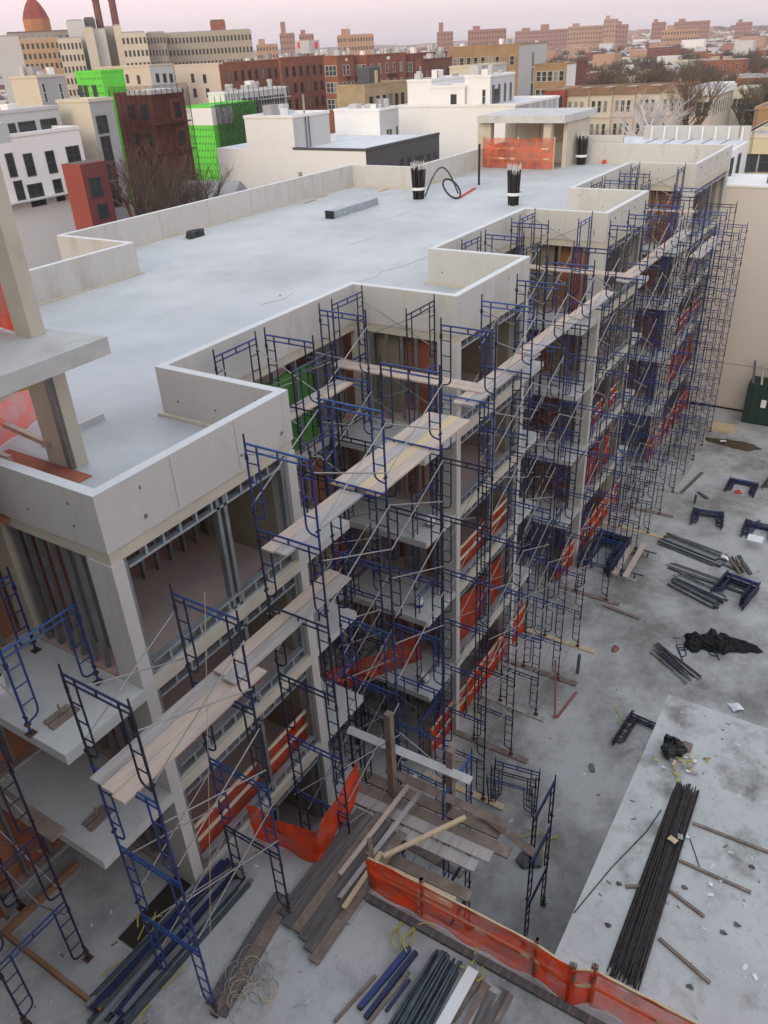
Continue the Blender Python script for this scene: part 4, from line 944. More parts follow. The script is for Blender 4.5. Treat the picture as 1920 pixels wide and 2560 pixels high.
# middle: white blocks
bw0 = b = Bld('white_building', 'big white walled building with a charcoal right flank just beyond the roof', 'apartment house', 543, 914, 1098, 379, 100, STUCCO, CHAR, ROOFP, yrp=338, coping=False)
MB().box(-.06, -.06, b.H+.034, b.W+.06, .3, b.H+.30).box(-.06, .302, b.H+.034, .25, b.L*.46, b.H+.30).build('coping', CHAR, b.t)
MB().box(.26, b.L*.46-.3, b.H+.034, b.W*.5, b.L*.46, b.H+1.0).build('terrace_wall', STUCCO, b.t)
for px, py in ((1004, 407), (1023, 404), (1043, 402), (1053, 399), (1072, 394), (1088, 390)): b.at('R', px, py, .8, 1.0)
b = Bld('white_building', 'taller white block with shaded flank in pale grey and two drain pipes', 'apartment house', 610, 731, 822, 296, 106, STUCCO, PALEG, ROOFP, yrp=284, xplane=bw0.C.x-.004); b.clutter(6, 6)  # greyer flank puts the side shade into the wall colour
for px in (766, 774): q = PY(px, 350, b.C.y); MB().tube((q.x-b.C.x, -.12, 0), (q.x-b.C.x, -.12, b.H), .07, 6).build('drain_pipe', CHAR, b.t)
q = PY(815, 330, b.C.y); MB().box(q.x-b.C.x, -.1, b.H-9, q.x-b.C.x+.3, -.005, b.H-3.6).build('drain_pipe', FRAME_D, b.t)
q = PY(788, 358, b.C.y); MB().box(q.x-b.C.x, -.08, b.H-6.0, q.x-b.C.x+1.0, -.005, b.H-3.8).build('door', WHITE, b.t)
b = Bld('white_building', 'white rooftop block with two white doors and a green tinted window', 'apartment house', 835, 948, 996, 278, 118, STUCCO, PALEG, ROOFP, yrp=269); b.clutter(7, 7)
b.at('R', 973, 342, 1.6, 2.2, FRAME_W)
for px in (854, 937):
    q = PX(px, 347, b.C.x); MB().box(-.08, q.y-b.C.y-.5, q.z-b.z0-1.3, -.005, q.y-b.C.y+.5, q.z-b.z0+.9).build('door', WHITE, b.t)
q = PY(991, 330, b.C.y); MB().box(q.x-b.C.x, -.12, 0, q.x-b.C.x+.25, -.005, b.H-2.2).build('drain_pipe', FRAME_D, b.t)
bw1 = b = Bld('white_building', 'long blank white wall with a grey striped flank behind the far bulkhead', 'warehouse', 994, 1288, 1398, 266, 124, STUCCO, PALEG, ROOFP, yrp=242)
for u, w in ((.1, .03), (.18, .09), (.38, .03), (.45, .07), (.62, .05), (.76, .04), (.86, .05)): MB().box(b.W*u, -.05, 0, b.W*(u+w), -.005, b.H-.05).build('stripe', GREYST, b.t)
b = Bld('white_building', 'white stepped house with roof railings behind the long white wall', 'apartment house', 1018, 1078, 1170, 204, 131, STUCCO, STUCCO, ROOFG, yrp=196, xplane=bw1.C.x+1.3, z0=bw1.z+.04); b.clutter(6, 8)
b = Bld('white_building', 'lower white terrace with a black doorway and drain pipe behind the long white wall', 'apartment house', 1076, 1162, 1210, 219, 129, STUCCO, PALEG, ROOFG, yrp=212, xplane=bw1.C.x+1.0, z0=bw1.z+.04)
b.at('L', 1134, 252, .9, 1.8)
b = Bld('white_building', 'white and grey modern houses with dark slanted panels, right of the white terrace', 'apartment house', 1162, 1226, 1287, 193, 133, STUCCO, PALEG, ROOFG, yrp=180, xplane=bw1.C.x+1.6, z0=bw1.z+.04); b.clutter(8, 9)
for k in range(4): MB().box(b.W*(.08+.24*k), -.06, .2, b.W*(.16+.24*k), -.005, b.H-1.0).build('dark_panel', CHAR, b.t)
b.at('R', 1240, 240, 1.4, 2.0).at('R', 1209, 242, 1.0, 2.0, FRAME_W)
b = Bld('white_building', 'white and grey penthouse blocks above the modern houses', 'apartment house', 1124, 1190, 1266, 168, 162, CREAM, PALEG, ROOFG, yrp=161); b.wins('L', 2, 1, 1.2, 1.6, 2.2, 3, m=FRAME_D)
b = Bld('brick_building', 'low tan brick building with dark windows on its right flank', 'house', 840, 911, 1019, 216, 168, BRICKT, BRICKT, ROOFD, yrp=210); b.wins('R', 6, 1, 1.1, 2.6, 3.2, 4, m=FRAME_D)
b.roofbox('stair_hut', CHAR, .3, .3, .55, .7, 3.0).roofbox('door', W_TAN, .42, .26, .47, .3, 2.4)
# beige party walls and brick apartment rows
b = Bld('beige_building', 'beige building with small windows right of the green building', 'apartment house', 237, 373, 432, 166, 190, BEIGE, PALEG, ROOFG, yrp=162)
for px, py in ((319, 197), (347, 199)): b.at('L', px, py, .8, 1.8)
for px in (394, 412, 428): b.at('R', px, 195, .9, 1.8)
b = Bld('beige_building', 'taller beige building with four small windows left of the brick rows', 'apartment house', 434, 546, 556, 161, 198, BEIGE, BRICK, ROOFG, yrp=159)
for px, py in ((482, 195), (512, 197), (488, 232), (520, 232)): b.at('L', px, py, .9, 1.9)
for k, (xl, xc, xr, yc, yr, Dd, m, nw, rows, lab) in enumerate([
    (546, 552, 700, 160, 148, 208, BRICK, 8, 4, 'long red brown brick apartment row behind the scaffolded pale blue building'),
    (696, 700, 812, 148, 142, 204, BRICK, 6, 4, 'brick apartment block with roof ledge, left of the arched window block'),
    (808, 842, 884, 143, 139, 200, BRICK, 4, 3, 'brick block with pairs of white arched windows and fire escapes'),
    (884, 915, 1014, 141, 136, 206, BRICK, 5, 3, 'brick block with big white arched windows and a stone plaque'),
    (1010, 1030, 1118, 137, 128, 222, BRICKD, 5, 3, 'dark brown brick block left of the ochre building'),
    (1040, 1055, 1130, 152, 146, 190, BRICKD, 4, 2, 'low maroon brick wing before the dark brown block')]):
    b = Bld('brick_building', lab, 'apartment house', xl, xc, xr, yc, Dd, m, m, ROOFG, yrp=yr)
    b.wins('R', nw, rows, .9, 1.9, 2.6, 3.3, .04, .96, FRAME_W if k in (2, 3, 4) else FRAME_D, .1)
    if xc-xl > 12: b.wins('L', 3, rows, .9, 1.9, 2.6, 3.3, .1, .9, FRAME_W if k in (2, 3, 4) else FRAME_D)
    b.clutter(7, 20+k)
    if k in (2, 3):
        for j in range(2): MB().box(b.W*.5, -1.1, b.H-4.0-3.3*j, b.W*.75, -.01, b.H-3.9-3.3*j).build('fire_escape', FRAME_D, b.t)
        MB().box(b.W*.5, -.1, b.H-.9, b.W*.58, -.01, b.H-.3).build('plaque', STUCCO, b.t)
b = Bld('brick_building', 'ochre brick building with a tall pale grey flank', 'apartment house', 1122, 1298, 1368, 112, 236, BRICKY, PALEG, ROOFG, ylp=121, yrp=107)
b.wins('L', 9, 3, 1.1, 2.0, 3.4, 3.4, .04, .96, FRAME_W, .15); b.wins('R', 1, 4, 1.0, 3.0, 3.5, 3.6, .42, .58, FRAME_D); b.clutter(10, 30)
b = Bld('brick_building', 'brown house with paired windows and a white end wall by the ochre building', 'house', 1336, 1418, 1441, 161, 205, BRICKY, STUCCO, ROOFD, yrp=158); b.wins('L', 5, 2, 1.0, 1.9, 2.2, 3.6, .06, .94, FRAME_W, .1)
b = Bld('brick_building', 'plain dark brown end wall right of the white end wall', 'house', 1432, 1440, 1468, 155, 212, BRICKD, BRICKD, ROOFD, yrp=151)
# row houses, corner house and street
b = Bld('row_house', 'red fronted row house at the left end of the cream row', 'row house', 1362, 1413, 1425, 226, 172, REDST, REDST, ROOFG, dr=9, cop=BRICKY); b.at('L', 1400, 257, .9, 2.4)
for k, (xa, xb, m, nm) in enumerate([(1413, 1472, CREAM, 'cream row house with a brown cornice and three dark windows, next to the red one'), (1472, 1532, CREAM, 'cream row house with grey windows, second in the cream row'), (1532, 1590, BEIGE, 'tan row house with a pale door bay in the middle of the row'), (1590, 1652, CREAM, 'cream row house half behind the white tree'), (1652, 1718, CREAM, 'cream row house behind the brown tree')]):
    b = Bld('row_house', nm, 'row house', xa, xb, xb+8, 225-2.2*k, 172-.5*k, m, m, ROOFG, ylp=226-2.2*k, dr=10, cop=ROOFB)
    b.wins('L', 3, 2, .62, 1.9, 2.9, 3.9, .12, .88, CREAM)
    MB().box(-.35, 0, b.H-.9, -.02, b.L, b.H-.02).build('cornice', ROOFB, b.t); MB().box(-.2, 0, b.H-4.8, -.02, b.L, b.H-4.5).build('ledge', m, b.t)
b = Bld('corner_house', 'cream corner house with a heavy white cornice on the street', 'house', 1722, 1787, 1838, 222, 168, BEIGE, CREAM, ROOFP, ylp=222, yrp=197, cop=STUCCO)
MB().box(-.5, -.5, b.H-1.0, b.W, b.L, b.H-.02).build('cornice', STUCCO, b.t); b.wins('L', 3, 2, 1.0, 2.3, 3.2, 4.0, .1, .9, FRAME_W); b.wins('R', 8, 1, .8, 2.2, 3.2, 4.0, .05, .95, FRAME_W)
b = Bld('corner_house', 'low pale house with a light roof beyond the corner house', 'house', 1834, 1882, 1906, 224, 195, CREAM, CREAM, ROOFP, ylp=226, yrp=213); b.wins('L', 4, 1, .8, 1.6, 2.4, 3, m=FRAME_W)
struct(MB().box(90, 2.5, -.748, 420, 9.5, -.70).build('street', ASPHALT))
struct(MB().box(90, 9.5, -.748, 420, 12.2, -.60).build('pavement', bm('pavement stone', (.40, .39, .37))))
struct(MB().box(90, -.2, -.748, 420, 2.5, -.60).build('pavement', MATS['pavement stone']))
for k in range(12):
    c = thing('parked_car', 'parked car along the street kerb, %s from the near end' % ('first' if k == 0 else ORD[k]), 'car', (130+9.5*k, 8.2, -.70), 'cars parked along the street')
    m = [STUCCO, CHAR, PALEG, GREYST, REDD][k % 5]
    MB().poly([(-2.2, -.85), (2.2, -.85), (2.2, .85), (-2.2, .85)], .3, .85).build('body', m, c)
    cb = MB(); cb.grid(lambda u, v: (-1.5+3*u, -.8+1.6*v, .85+.55*math.sin(math.pi*min(1, max(0, u)))**.4), 8, 2).build('cabin', GLASS, c)
    for x in (-1.4, 1.4):
        for y in (-.86, .86): MB().tube((x, y-.1, .32), (x, y+.1, .32), .32, 10).build('wheel', BLACK, c)
# near right: beige wall building, metal roof house, container
bw = thing('beige_building', 'large blank beige wall closing the court on the right', 'building', (46.8, .55, G))
MB().box(0, -32, 0, 4.5, 0, 13.75).build('wall', bm('pinkish beige wall', (.60, .545, .50), None, .15, .035), bw)
MB().box(-.06, -32, 13.752, 4.5, .06, 13.86).build('coping', STUCCO, bw); MB().box(-.02, -32, 3.0, -.002, 0, 3.06).build('wall_seam', GREYST, bw)
for k, (x, y) in enumerate([(1.6, -5.4), (2.2, -8.2)]):
    MB().box(x, y, 13.86, x+1.2, y+2.6, 15.6).build('air_unit', PALEG, bw); MB().tube((x-.02, y+1.3, 14.75), (x-.06, y+1.3, 14.75), .6, 14).build('fan', FRAME_D, bw)
for k in range(6): MB().tube((1.0+.4*k, -2.6-.5*k, 13.86), (1.0+.4*k, -2.6-.5*k, 14.4+.4*(k % 2)), .06, 6).build('vent', PIPE, bw)
MB().tube((1.2, -4.7, 13.86), (1.2, -4.7, 17.0), .09, 8).build('flue', BLACK, bw)
mh = thing('metal_roof_house', 'white walled house with a pale ribbed metal roof behind the farthest bay', 'house', (46.9, .6, G))
MB().box(0, 0, 0, 8.4, 7.0, 15.35).build('wall', STUCCO, mh)
MB().box(.2, .2, 15.35, 8.2, 6.8, 15.41).build('roof', ROOFP, mh)
for k in range(5): MB().box(.2, 1.2+1.2*k, 15.41, 8.2, 1.26+1.2*k, 15.47).build('roof_seam', GREYST, mh)
MB().box(8.2, .004, 15.352, 8.45, 7.0, 16.25).build('back_parapet', PALEG, mh)
for k in range(8): MB().box(7.98, .4+.85*k, 15.41, 8.195, .5+.85*k, 16.2).build('rib', STUCCO, mh)
for k, x in enumerate((.9, 3.0, 5.2)): MB().box(x, -.06, 10.2, x+.8, -.003, 14.9).build('window', GLASS, mh); MB().box(x+.38, -.09, 10.2, x+.42, -.062, 14.9).build('window_bar', FRAME_D, mh)
for x in (7.8, 8.4): MB().path([(x, -.2, 13.0), (x, -.2, 17.2), (x, .6, 17.2), (x, .6, 15.6)], .022, 6).build('ladder_rail', PIPE, mh)
ct = thing('container', 'dark green container with an open top of rubbish at the right edge', 'container', (44.8, -5.0, G))
MB().box(0, -3, 0, 1.6, 1.45, 2.6).build('shell', GREEN, ct)
for k in range(8): MB().box(-.06, -2.8+.55*k, .05, -.005, -2.7+.55*k, 2.55).build('rib', GREEN, ct)
MB().box(-.05, .2, 1.2, -.003, .5, 1.7).build('plate', PAPER, ct)
for k in range(9): MB().bar((.1, -2.8+.5*k, 2.62), (1.5, -2.5+.5*k, 3.4+.1*(k % 3)), .12, .1).build('debris', [BLACK, W_GREY, PIPE][k % 3], ct)
wb = thing('white_building', 'white facade with tall dark windows cut by the right edge', 'building', (44.2, -6.55, G))
MB().box(0, -12, 0, 2.5, 0, 9.2).build('wall', STUCCO, wb)
for z in (4.1, 6.6): MB().box(-.05, -1.9, z, -.003, -.5, z+1.9).build('window', GLASS, wb)
MB().box(-.06, -2.2, 3.0, -.004, -.2, 4.0).build('tan_window', W_TAN, wb)  # window pane in flat tan
cb_ = Bld('cream_house', 'cream house with a ribbed yellow cornice and two framed windows at the right edge', 'house', 1862, 1872, 2010, 342, 78, CREAM, CREAM, ROOFG, yrp=330, ylp=342, cop=CREAM)
cb_ = Bld('cream_house', 'cream front with framed windows below the ribbed cornice, right edge', 'house', 1866, 2020, 2040, 347, 77, CREAM, CREAM, ROOFG, ylp=345, cop=CREAM)
for px in (1878, 1912): cb_.at('L', px, 405, .9, 1.7, FRAME_D)
MB().box(-.25, 0, cb_.H-1.15, -.02, cb_.L, cb_.H-.02).build('cornice', bm('yellow cornice', (.62, .54, .34)), cb_.t)
b = Bld('brown_building', 'plain brown block at the right edge above the cream house', 'building', 1888, 2000, 2050, 275, 98, bm('brown render', (.34, .21, .11)), BRICKY, ROOFG, ylp=275)
# small houses between bulkhead and street
def gable(name, label, c, w, l, h, rh, mw, mroof, rz=0.0, group=None):
    t = thing(name, label, 'house', c, group, rz)
    MB().box(-w/2, -l/2, 0, w/2, l/2, h).build('wall', mw, t)
    mb = MB(); e = .35; b = len(mb.v)
    mb.v += [(-w/2-e, -l/2-e, h), (w/2+e, -l/2-e, h), (w/2+e, l/2+e, h), (-w/2-e, l/2+e, h), (0, -l/2-e, h+rh), (0, l/2+e, h+rh)]
    mb.f += [(0, 4, 5, 3), (1, 2, 5, 4), (0, 1, 4), (2, 3, 5), (0, 3, 2, 1)]; mb.m += [0]*5
    mb.build('roof', mroof, t); return t
def at_ground(px, py, dist): q = PD(px, py, dist); return (q.x, q.y, -.7)
for k, (px, dist, w, l, h, rh, mw, mr, rz, lab) in enumerate([
    (1480, 104, 8, 11, 7.5, 3.2, CHAR, ROOFB, 1.2, 'house with a brown gable roof just beyond the far bulkhead'),
    (1545, 106, 8, 11, 7.2, 3.0, CHAR, ROOFB, 1.2, 'house with a dark brown gable roof, right of its twin'),
    (1500, 82, 9, 10, 8.0, 2.6, GREYST, ROOFG, .3, 'low grey pyramid-like roof behind the far parapet'),
    (1405, 110, 7, 9, 7.0, 1.5, CHAR, ROOFD, .2, 'black walled house right behind the far bulkhead'),
    (1590, 118, 7, 9, 7.0, 2.4, CHAR, ROOFD, .9, 'dark small house under the white tree'),
    (1545, 135, 10, 14, 8.5, .4, STUCCO, ROOFP, 0.0, 'small white flat building left of the white tree'),
    (505, 100, 5.5, 7, 7.3, 2.4, bm('olive siding', (.28, .27, .17)), ROOFG, .2, 'small olive house with a grey hipped roof before the green building'),
    (290, 62, 6, 8, 5.2, 2.0, W_OLD, bm('orange brown shingles', (.33, .17, .07)), .5, 'low orange brown roof just behind the back parapet'),
    (200, 72, 5, 6, 3.2, 1.2, PALEG, ROOFG, .4, 'low grey roof at the foot of the red bay')]):
    gable('small_house', lab, at_ground(px, 300, dist), w, l, h, rh, mw, mr, rz)

# ---- trees
def tree_data(seed, H, R, spread=.9, levels=3, fine=1.0):
    q = random.Random(seed); tr, cr = MB(), MB()
    top = Vector((q.uniform(-.2, .2), q.uniform(-.2, .2), H*.32)); tr.tube((0, 0, 0), top, R, 7, 0, R*.7)
    def grow(p, d, L, r, lev):
        n = 2 if lev < levels else 1
        a = p
        for s in range(n):
            d = (d + Vector((q.uniform(-.25, .25), q.uniform(-.25, .25), q.uniform(-.05, .25)))).normalized()
            b = a + d*(L/n); cr.tube(a, b, r, 4 if lev < 2 else 3, 0, r*.6, cap=False); a = b; r *= .7
        if lev >= levels: return
        for k in range([5, 5, 6, 6][lev]):
            t = q.uniform(.35, 1.0); o = p + (a-p)*t; az = q.uniform(0, 6.283)
            side = Vector((math.cos(az), math.sin(az), q.uniform(.1, .9))).normalized()
            grow(o, (d*.75 + side*spread).normalized(), L*q.uniform(.5, .72), r*.75, lev+1)
    for k in range(5):
        az = k*1.257 + q.uniform(-.3, .3); grow(top*q.uniform(.75, 1), Vector((math.cos(az)*.6, math.sin(az)*.6, 1)).normalized(), H*.34, R*.5*fine, 0)
    return tr.data('trunk', BARK), cr
TREESF = []; TREES = []
for k in range(5):
    tdat, cr = tree_data(60+k, 11, .2, .95, 3, 1.5); TREES.append((tdat, cr.data('crown', [TWIG, BARK, TWIG, bm('reddish winter twigs', (.13, .07, .05), None, .2, .3), bm('olive winter twigs', (.12, .10, .06), None, .2, .3)][k])))
def tree(label, loc, s=1.0, v=0, rz=0.0, group=None, far=False):
    src = TREESF if far else TREES
    t = thing('bare_tree', label, 'tree', loc, group, rz); t.scale = (s, s, s)
    put('trunk', src[v][0], t); put('crown', src[v][1], t); return t
for k, (px, dist, s, v, lab) in enumerate([(355, 84, .95, 1, 'bare tree with pale limbs before the dark netted building'), (415, 88, .9, 0, 'bare dark tree right of the pale limbed one'), (310, 90, 1.0, 3, 'bare tree half hidden behind the back parapet at left'), (455, 92, .9, 2, 'bare tree beside the small olive house'), (130, 74, .55, 0, 'low bare shrubby tree under the white apartments'), (180, 72, .5, 3, 'low bare tree below the red bay'), (60, 66, .6, 4, 'low bare tree at the left edge behind the column'), (385, 82, .6, 4, 'small bare tree just behind the back parapet'),
    (335, 70, .42, 2, 'small dark bare tree against the back parapet, under the netted building'), (440, 78, .5, 3, 'reddish bare shrub tree before the olive house'), (265, 76, .5, 1, 'bare shrub tree right of the red bay'), (400, 96, .8, 2, 'dark bare tree before the second green building'), (230, 66, .4, 0, 'bare shrub at the foot of the red bay'),
    (1725, 150, 1.25, 4, 'large brown bare tree before the cream corner house'), (1700, 144, 1.1, 3, 'tawny bare tree between the white tree and the corner house'), (1470, 128, .7, 0, 'small bare tree before the cream row houses'), (1490, 140, .7, 2, 'thin bare tree beside another before the cream row houses'), (1420, 120, .7, 4, 'dark bare tree behind the far bulkhead'), (1600, 112, .7, 0, 'dark bare tree over the small black house')]):
    t = tree(lab, at_ground(px, 300, dist), s*1.5, v, k*1.1)
    if s > .85: put('crown', t.children[1].data, t, None, .9)
for k in range(5):
    tdat, cr = tree_data(80+k, 11, .28, 1.05, 3, 3.6); TREESF.append((tdat, cr.data('crown', TREES[k][1].materials[0])))
wt, wc = tree_data(99, 12, .22, 1.0, 3, 2.8)
t = thing('white_tree', 'tree with pale whitish drooping twigs beside the cream row houses', 'tree', at_ground(1632, 300, 138)); put('trunk', wt, t); put('crown', wc.data('crown', bm('whitish twigs', (.55, .52, .52), None, .3, .25)), t); t.scale = (1.5, 1.5, 1.45)
put('crown', t.children[1].data, t, None, 1.1); put('crown', t.children[1].data, t, None, 2.3)
# ---- institution on the left skyline
def box_bld(name, label, px0, px1, py_top, dist, depth, m, roof=ROOFG, nw=0, rows=0, cat='building', group=None, wm=FRAME_D, w=1.6, h=1.8, pitch=3.6):
    """far block facing the camera squarely"""
    a, b = PD(px0, py_top, dist), PD(px1, py_top, dist); z = (a.z+b.z)/2; ww = math.hypot(b.x-a.x, b.y-a.y); ang = math.atan2(b.y-a.y, b.x-a.x)
    t = thing(name, label, cat, (a.x, a.y, -.7), group, ang); H = z+.7
    MB().box(0, 0, 0, ww, depth, H).build('wall', m, t); MB().box(.4, .4, H, ww-.4, depth-.4, H+.5).build('roof', roof, t)
    if nw:
        f, p = win_data(round(min(w, ww/nw*.42), 1), min(h, 1.9), 'R', wm)
        for j in range(rows):
            for i in range(nw):
                o = put('window', f, t, (ww*(i+.5)/nw, 0, H-2.6-pitch*j)); put('pane', p, o)
    t['W'] = ww; t['H'] = H; return t, ww, H
INST = 430
TANST = bm('tan stone', (.42, .28, .17), None, .1, .1); GREYSTONE = bm('weathered stone', (.30, .26, .23), None, .1, .12)
dm, ww, H = box_bld('domed_armory', 'broad stone hall on the left skyline, under a red octagonal dome', 14, 192, 80, INST, 30, GREYSTONE, ROOFD, 10, 1, 'armory')
MB().box(0, -1.5, 0, ww, -.01, H-12).build('front_wing', TANST, dm); 
oc = PD(97, 66, INST)-Vector((dm.location.x, dm.location.y, -.7)); ang = dm.rotation_euler.z
ox, oz = ww*.46, H
ring = lambda r, z: [(ox+r*math.cos(math.pi/8+i*math.pi/4), 15+r*math.sin(math.pi/8+i*math.pi/4), z) for i in range(8)]
R1 = ww*.21
mb = MB(); levels = [ring(R1, oz), ring(R1*1.0, oz+5.4)]
for a, c in ((0, 1),):
    b0 = len(mb.v); mb.v += levels[a]+levels[c]
    for i in range(8): mb.f.append((b0+i, b0+(i+1) % 8, b0+8+(i+1) % 8, b0+8+i)); mb.m.append(0)
mb.build('dome_drum', bm('orange brick drum', (.40, .17, .075), None, .1, .15), dm)
mb = MB(); hs = [(1.0, 5.4), (.80, 8.4), (.55, 11.0), (.24, 13.2), (.08, 14.0)]
for (ra, za), (rb, zb_) in zip(hs, hs[1:]):
    b0 = len(mb.v); mb.v += ring(R1*ra, oz+za)+ring(R1*rb, oz+zb_)
    for i in range(8): mb.f.append((b0+i, b0+(i+1) % 8, b0+8+(i+1) % 8, b0+8+i)); mb.m.append(0)
mb.build('dome_roof', bm('red dome tiles', (.24, .05, .035), None, .2, .15), dm)
MB().tube((ox, 15, oz+13.9), (ox, 15, oz+16), .8, 8, 0, .3).build('dome_lantern', ROOFG, dm)
box_bld('hospital_block', 'pale grey flat building at the far left edge of the skyline', -20, 46, 92, 330, 20, PALEG, ROOFG)
box_bld('hospital_block', 'orange tan block standing before the domed hall', 46, 146, 96, 400, 20, TANST, ROOFG, 8, 3)
box_bld('hospital_block', 'white gridded block right of the orange tan block', 142, 202, 96, 380, 20, CREAM, ROOFG, 6, 5, w=1.8, h=2.2, pitch=4)
box_bld('hospital_tower', 'pale blue grey tower right of the domed hall', 164, 208, 52, 400, 20, PALEG, ROOFG)
box_bld('hospital_block', 'dark rooftop box beside the pale tower', 208, 236, 46, 410, 12, CHAR, ROOFD)
box_bld('hospital_tower', 'cream slab tower left of the smokestacks', 208, 232, 70, 375, 25, CREAM, ROOFG)
box_bld('hospital_tower', 'grey slab tower under the left smokestack', 228, 262, 74, 378, 25, PALEG, ROOFG)
box_bld('hospital_tower', 'brown grey slab tower under the right smokestack', 258, 294, 68, 385, 25, GREYSTONE, ROOFG)
box_bld('hospital_tower', 'tall cream slab tower at the left of the gridded hospital front', 282, 302, 64, 370, 20, CREAM, ROOFG)
box_bld('hospital_block', 'cream hospital front with a grid of dark windows', 300, 364, 82, 368, 25, CREAM, ROOFG, 6, 5, w=2.2, h=2.2, pitch=4.2)
box_bld('hospital_block', 'greyish hospital front with a fainter window grid', 364, 412, 82, 374, 25, GREYSTONE, ROOFG, 6, 5, w=2.0, h=2.0, pitch=4.2)
box_bld('hospital_block', 'long stone coloured hospital wing reaching right along the skyline', 404, 628, 80, 400, 25, bm('hospital stone', (.38, .33, .26), None, .05, .08), ROOFG, 24, 4, w=1.6, h=2.2, pitch=4.5)
box_bld('hospital_block', 'small red brown roof house on the long hospital wing', 524, 562, 52, 415, 15, BRICK, ROOFD)
for k, px in enumerate((251, 291)):
    q = PD(px, 66, 420); t = thing('smokestack', ['left one of two brown smokestacks on the skyline', 'right one of two brown smokestacks on the skyline'][k], 'smokestack', (q.x, q.y, -.7), 'smokestacks on the skyline')
    MB().tube((0, 0, 0), (0, 0, q.z+.7+9.5), 1.9, 12, 0, 1.5).build('stack', BRICKD, t); MB().tube((0, 0, q.z+.7+9.5), (0, 0, q.z+11), 1.7, 12).build('rim', BRICK, t)
# ---- distant skyline towers
TOW = bm('distant rose brick', (.30, .15, .115), None, .02, .12); TOW2 = bm('distant tan brick', (.40, .24, .16), None, .02, .12)
for k, (a, c, y, dist, m, lab) in enumerate([(698, 736, 84, 900, TOW, 'rose brick tower with a raised core, left of its twin on the skyline'), (747, 784, 86, 900, TOW, 'rose brick tower, right of its twin on the skyline'), (842, 934, 88, 620, TOW2, 'broad tan slab building near the middle of the skyline'), (1092, 1133, 80, 1100, TOW, 'slim stepped tower with a tall core right of the skyline middle'), (1170, 1266, 74, 1000, TOW, 'wide rose brick housing block cluster on the skyline'), (1288, 1420, 76, 1300, TOW, 'low long rose brick housing row on the right skyline'), (1420, 1512, 66, 1200, TOW2, 'tan housing towers left of the highest right tower'), (1510, 1546, 48, 1180, TOW2, 'highest pale tower on the right skyline'), (1540, 1572, 62, 1180, TOW, 'grey rose wing right of the highest tower'), (1630, 1666, 56, 1300, TOW, 'square rose tower on the right skyline'), (1686, 1776, 54, 1300, TOW, 'long rose tower row on the right skyline'), (1840, 1882, 56, 1400, TOW, 'low tower near the right end of the skyline'), (1655, 1750, 74, 900, TOW2, 'ochre apartment row below the right skyline'), (640, 694, 112, 700, TOW2, 'low beige flat building under the left twin towers'), (480, 560, 98, 600, TOW, 'reddish flats behind the long hospital wing')]):
    t, ww, H = box_bld('housing_tower', lab, a, c, y, dist, 25, m, m, max(3, int((c-a)/7)), 4, 'tower', None, FRAME_D, 2.0, 2.0, 5.0)
    for j in range(max(1, int(ww/26))):
        MB().box(ww*(.12)+26*j, 5, H, ww*.12+26*j+ww*.12+3, 12, H+4+(j*3) % 4+(6 if k in (0, 3) else 0)).build('roof_core', m, t)
q = PD(866, 62, 620); o = MB().tube((0, 0, 0), (0, 0, 0), .1, 3).v
ms = thing('mast', 'thin radio mast on the tan slab building', 'mast', (q.x, q.y, 16)); MB().tube((0, 0, 0), (0, 0, q.z-16), .35, 5, 0, .15).build('pole', GREYST, ms)
bill = thing('billboard', 'pale billboard flanked by two red signs in the middle distance', 'billboard', tuple(PD(768, 114, 420)-Vector((0, 0, 10))))
MB().box(-4, -4, 7, 4, 4, 12).build('panel', PALEG, bill); MB().tube((0, 0, -8), (0, 0, 7), .5, 6).build('pole', CHAR, bill)
for px in (748, 790):
    q = PD(px, 113, 418)-Vector(bill.location); MB().box(q.x-.5, q.y-.5, q.z-1.2, q.x+.5, q.y+.5, q.z+1.2).build('red_sign', bm('red sign', (.75, .03, .04)), bill)

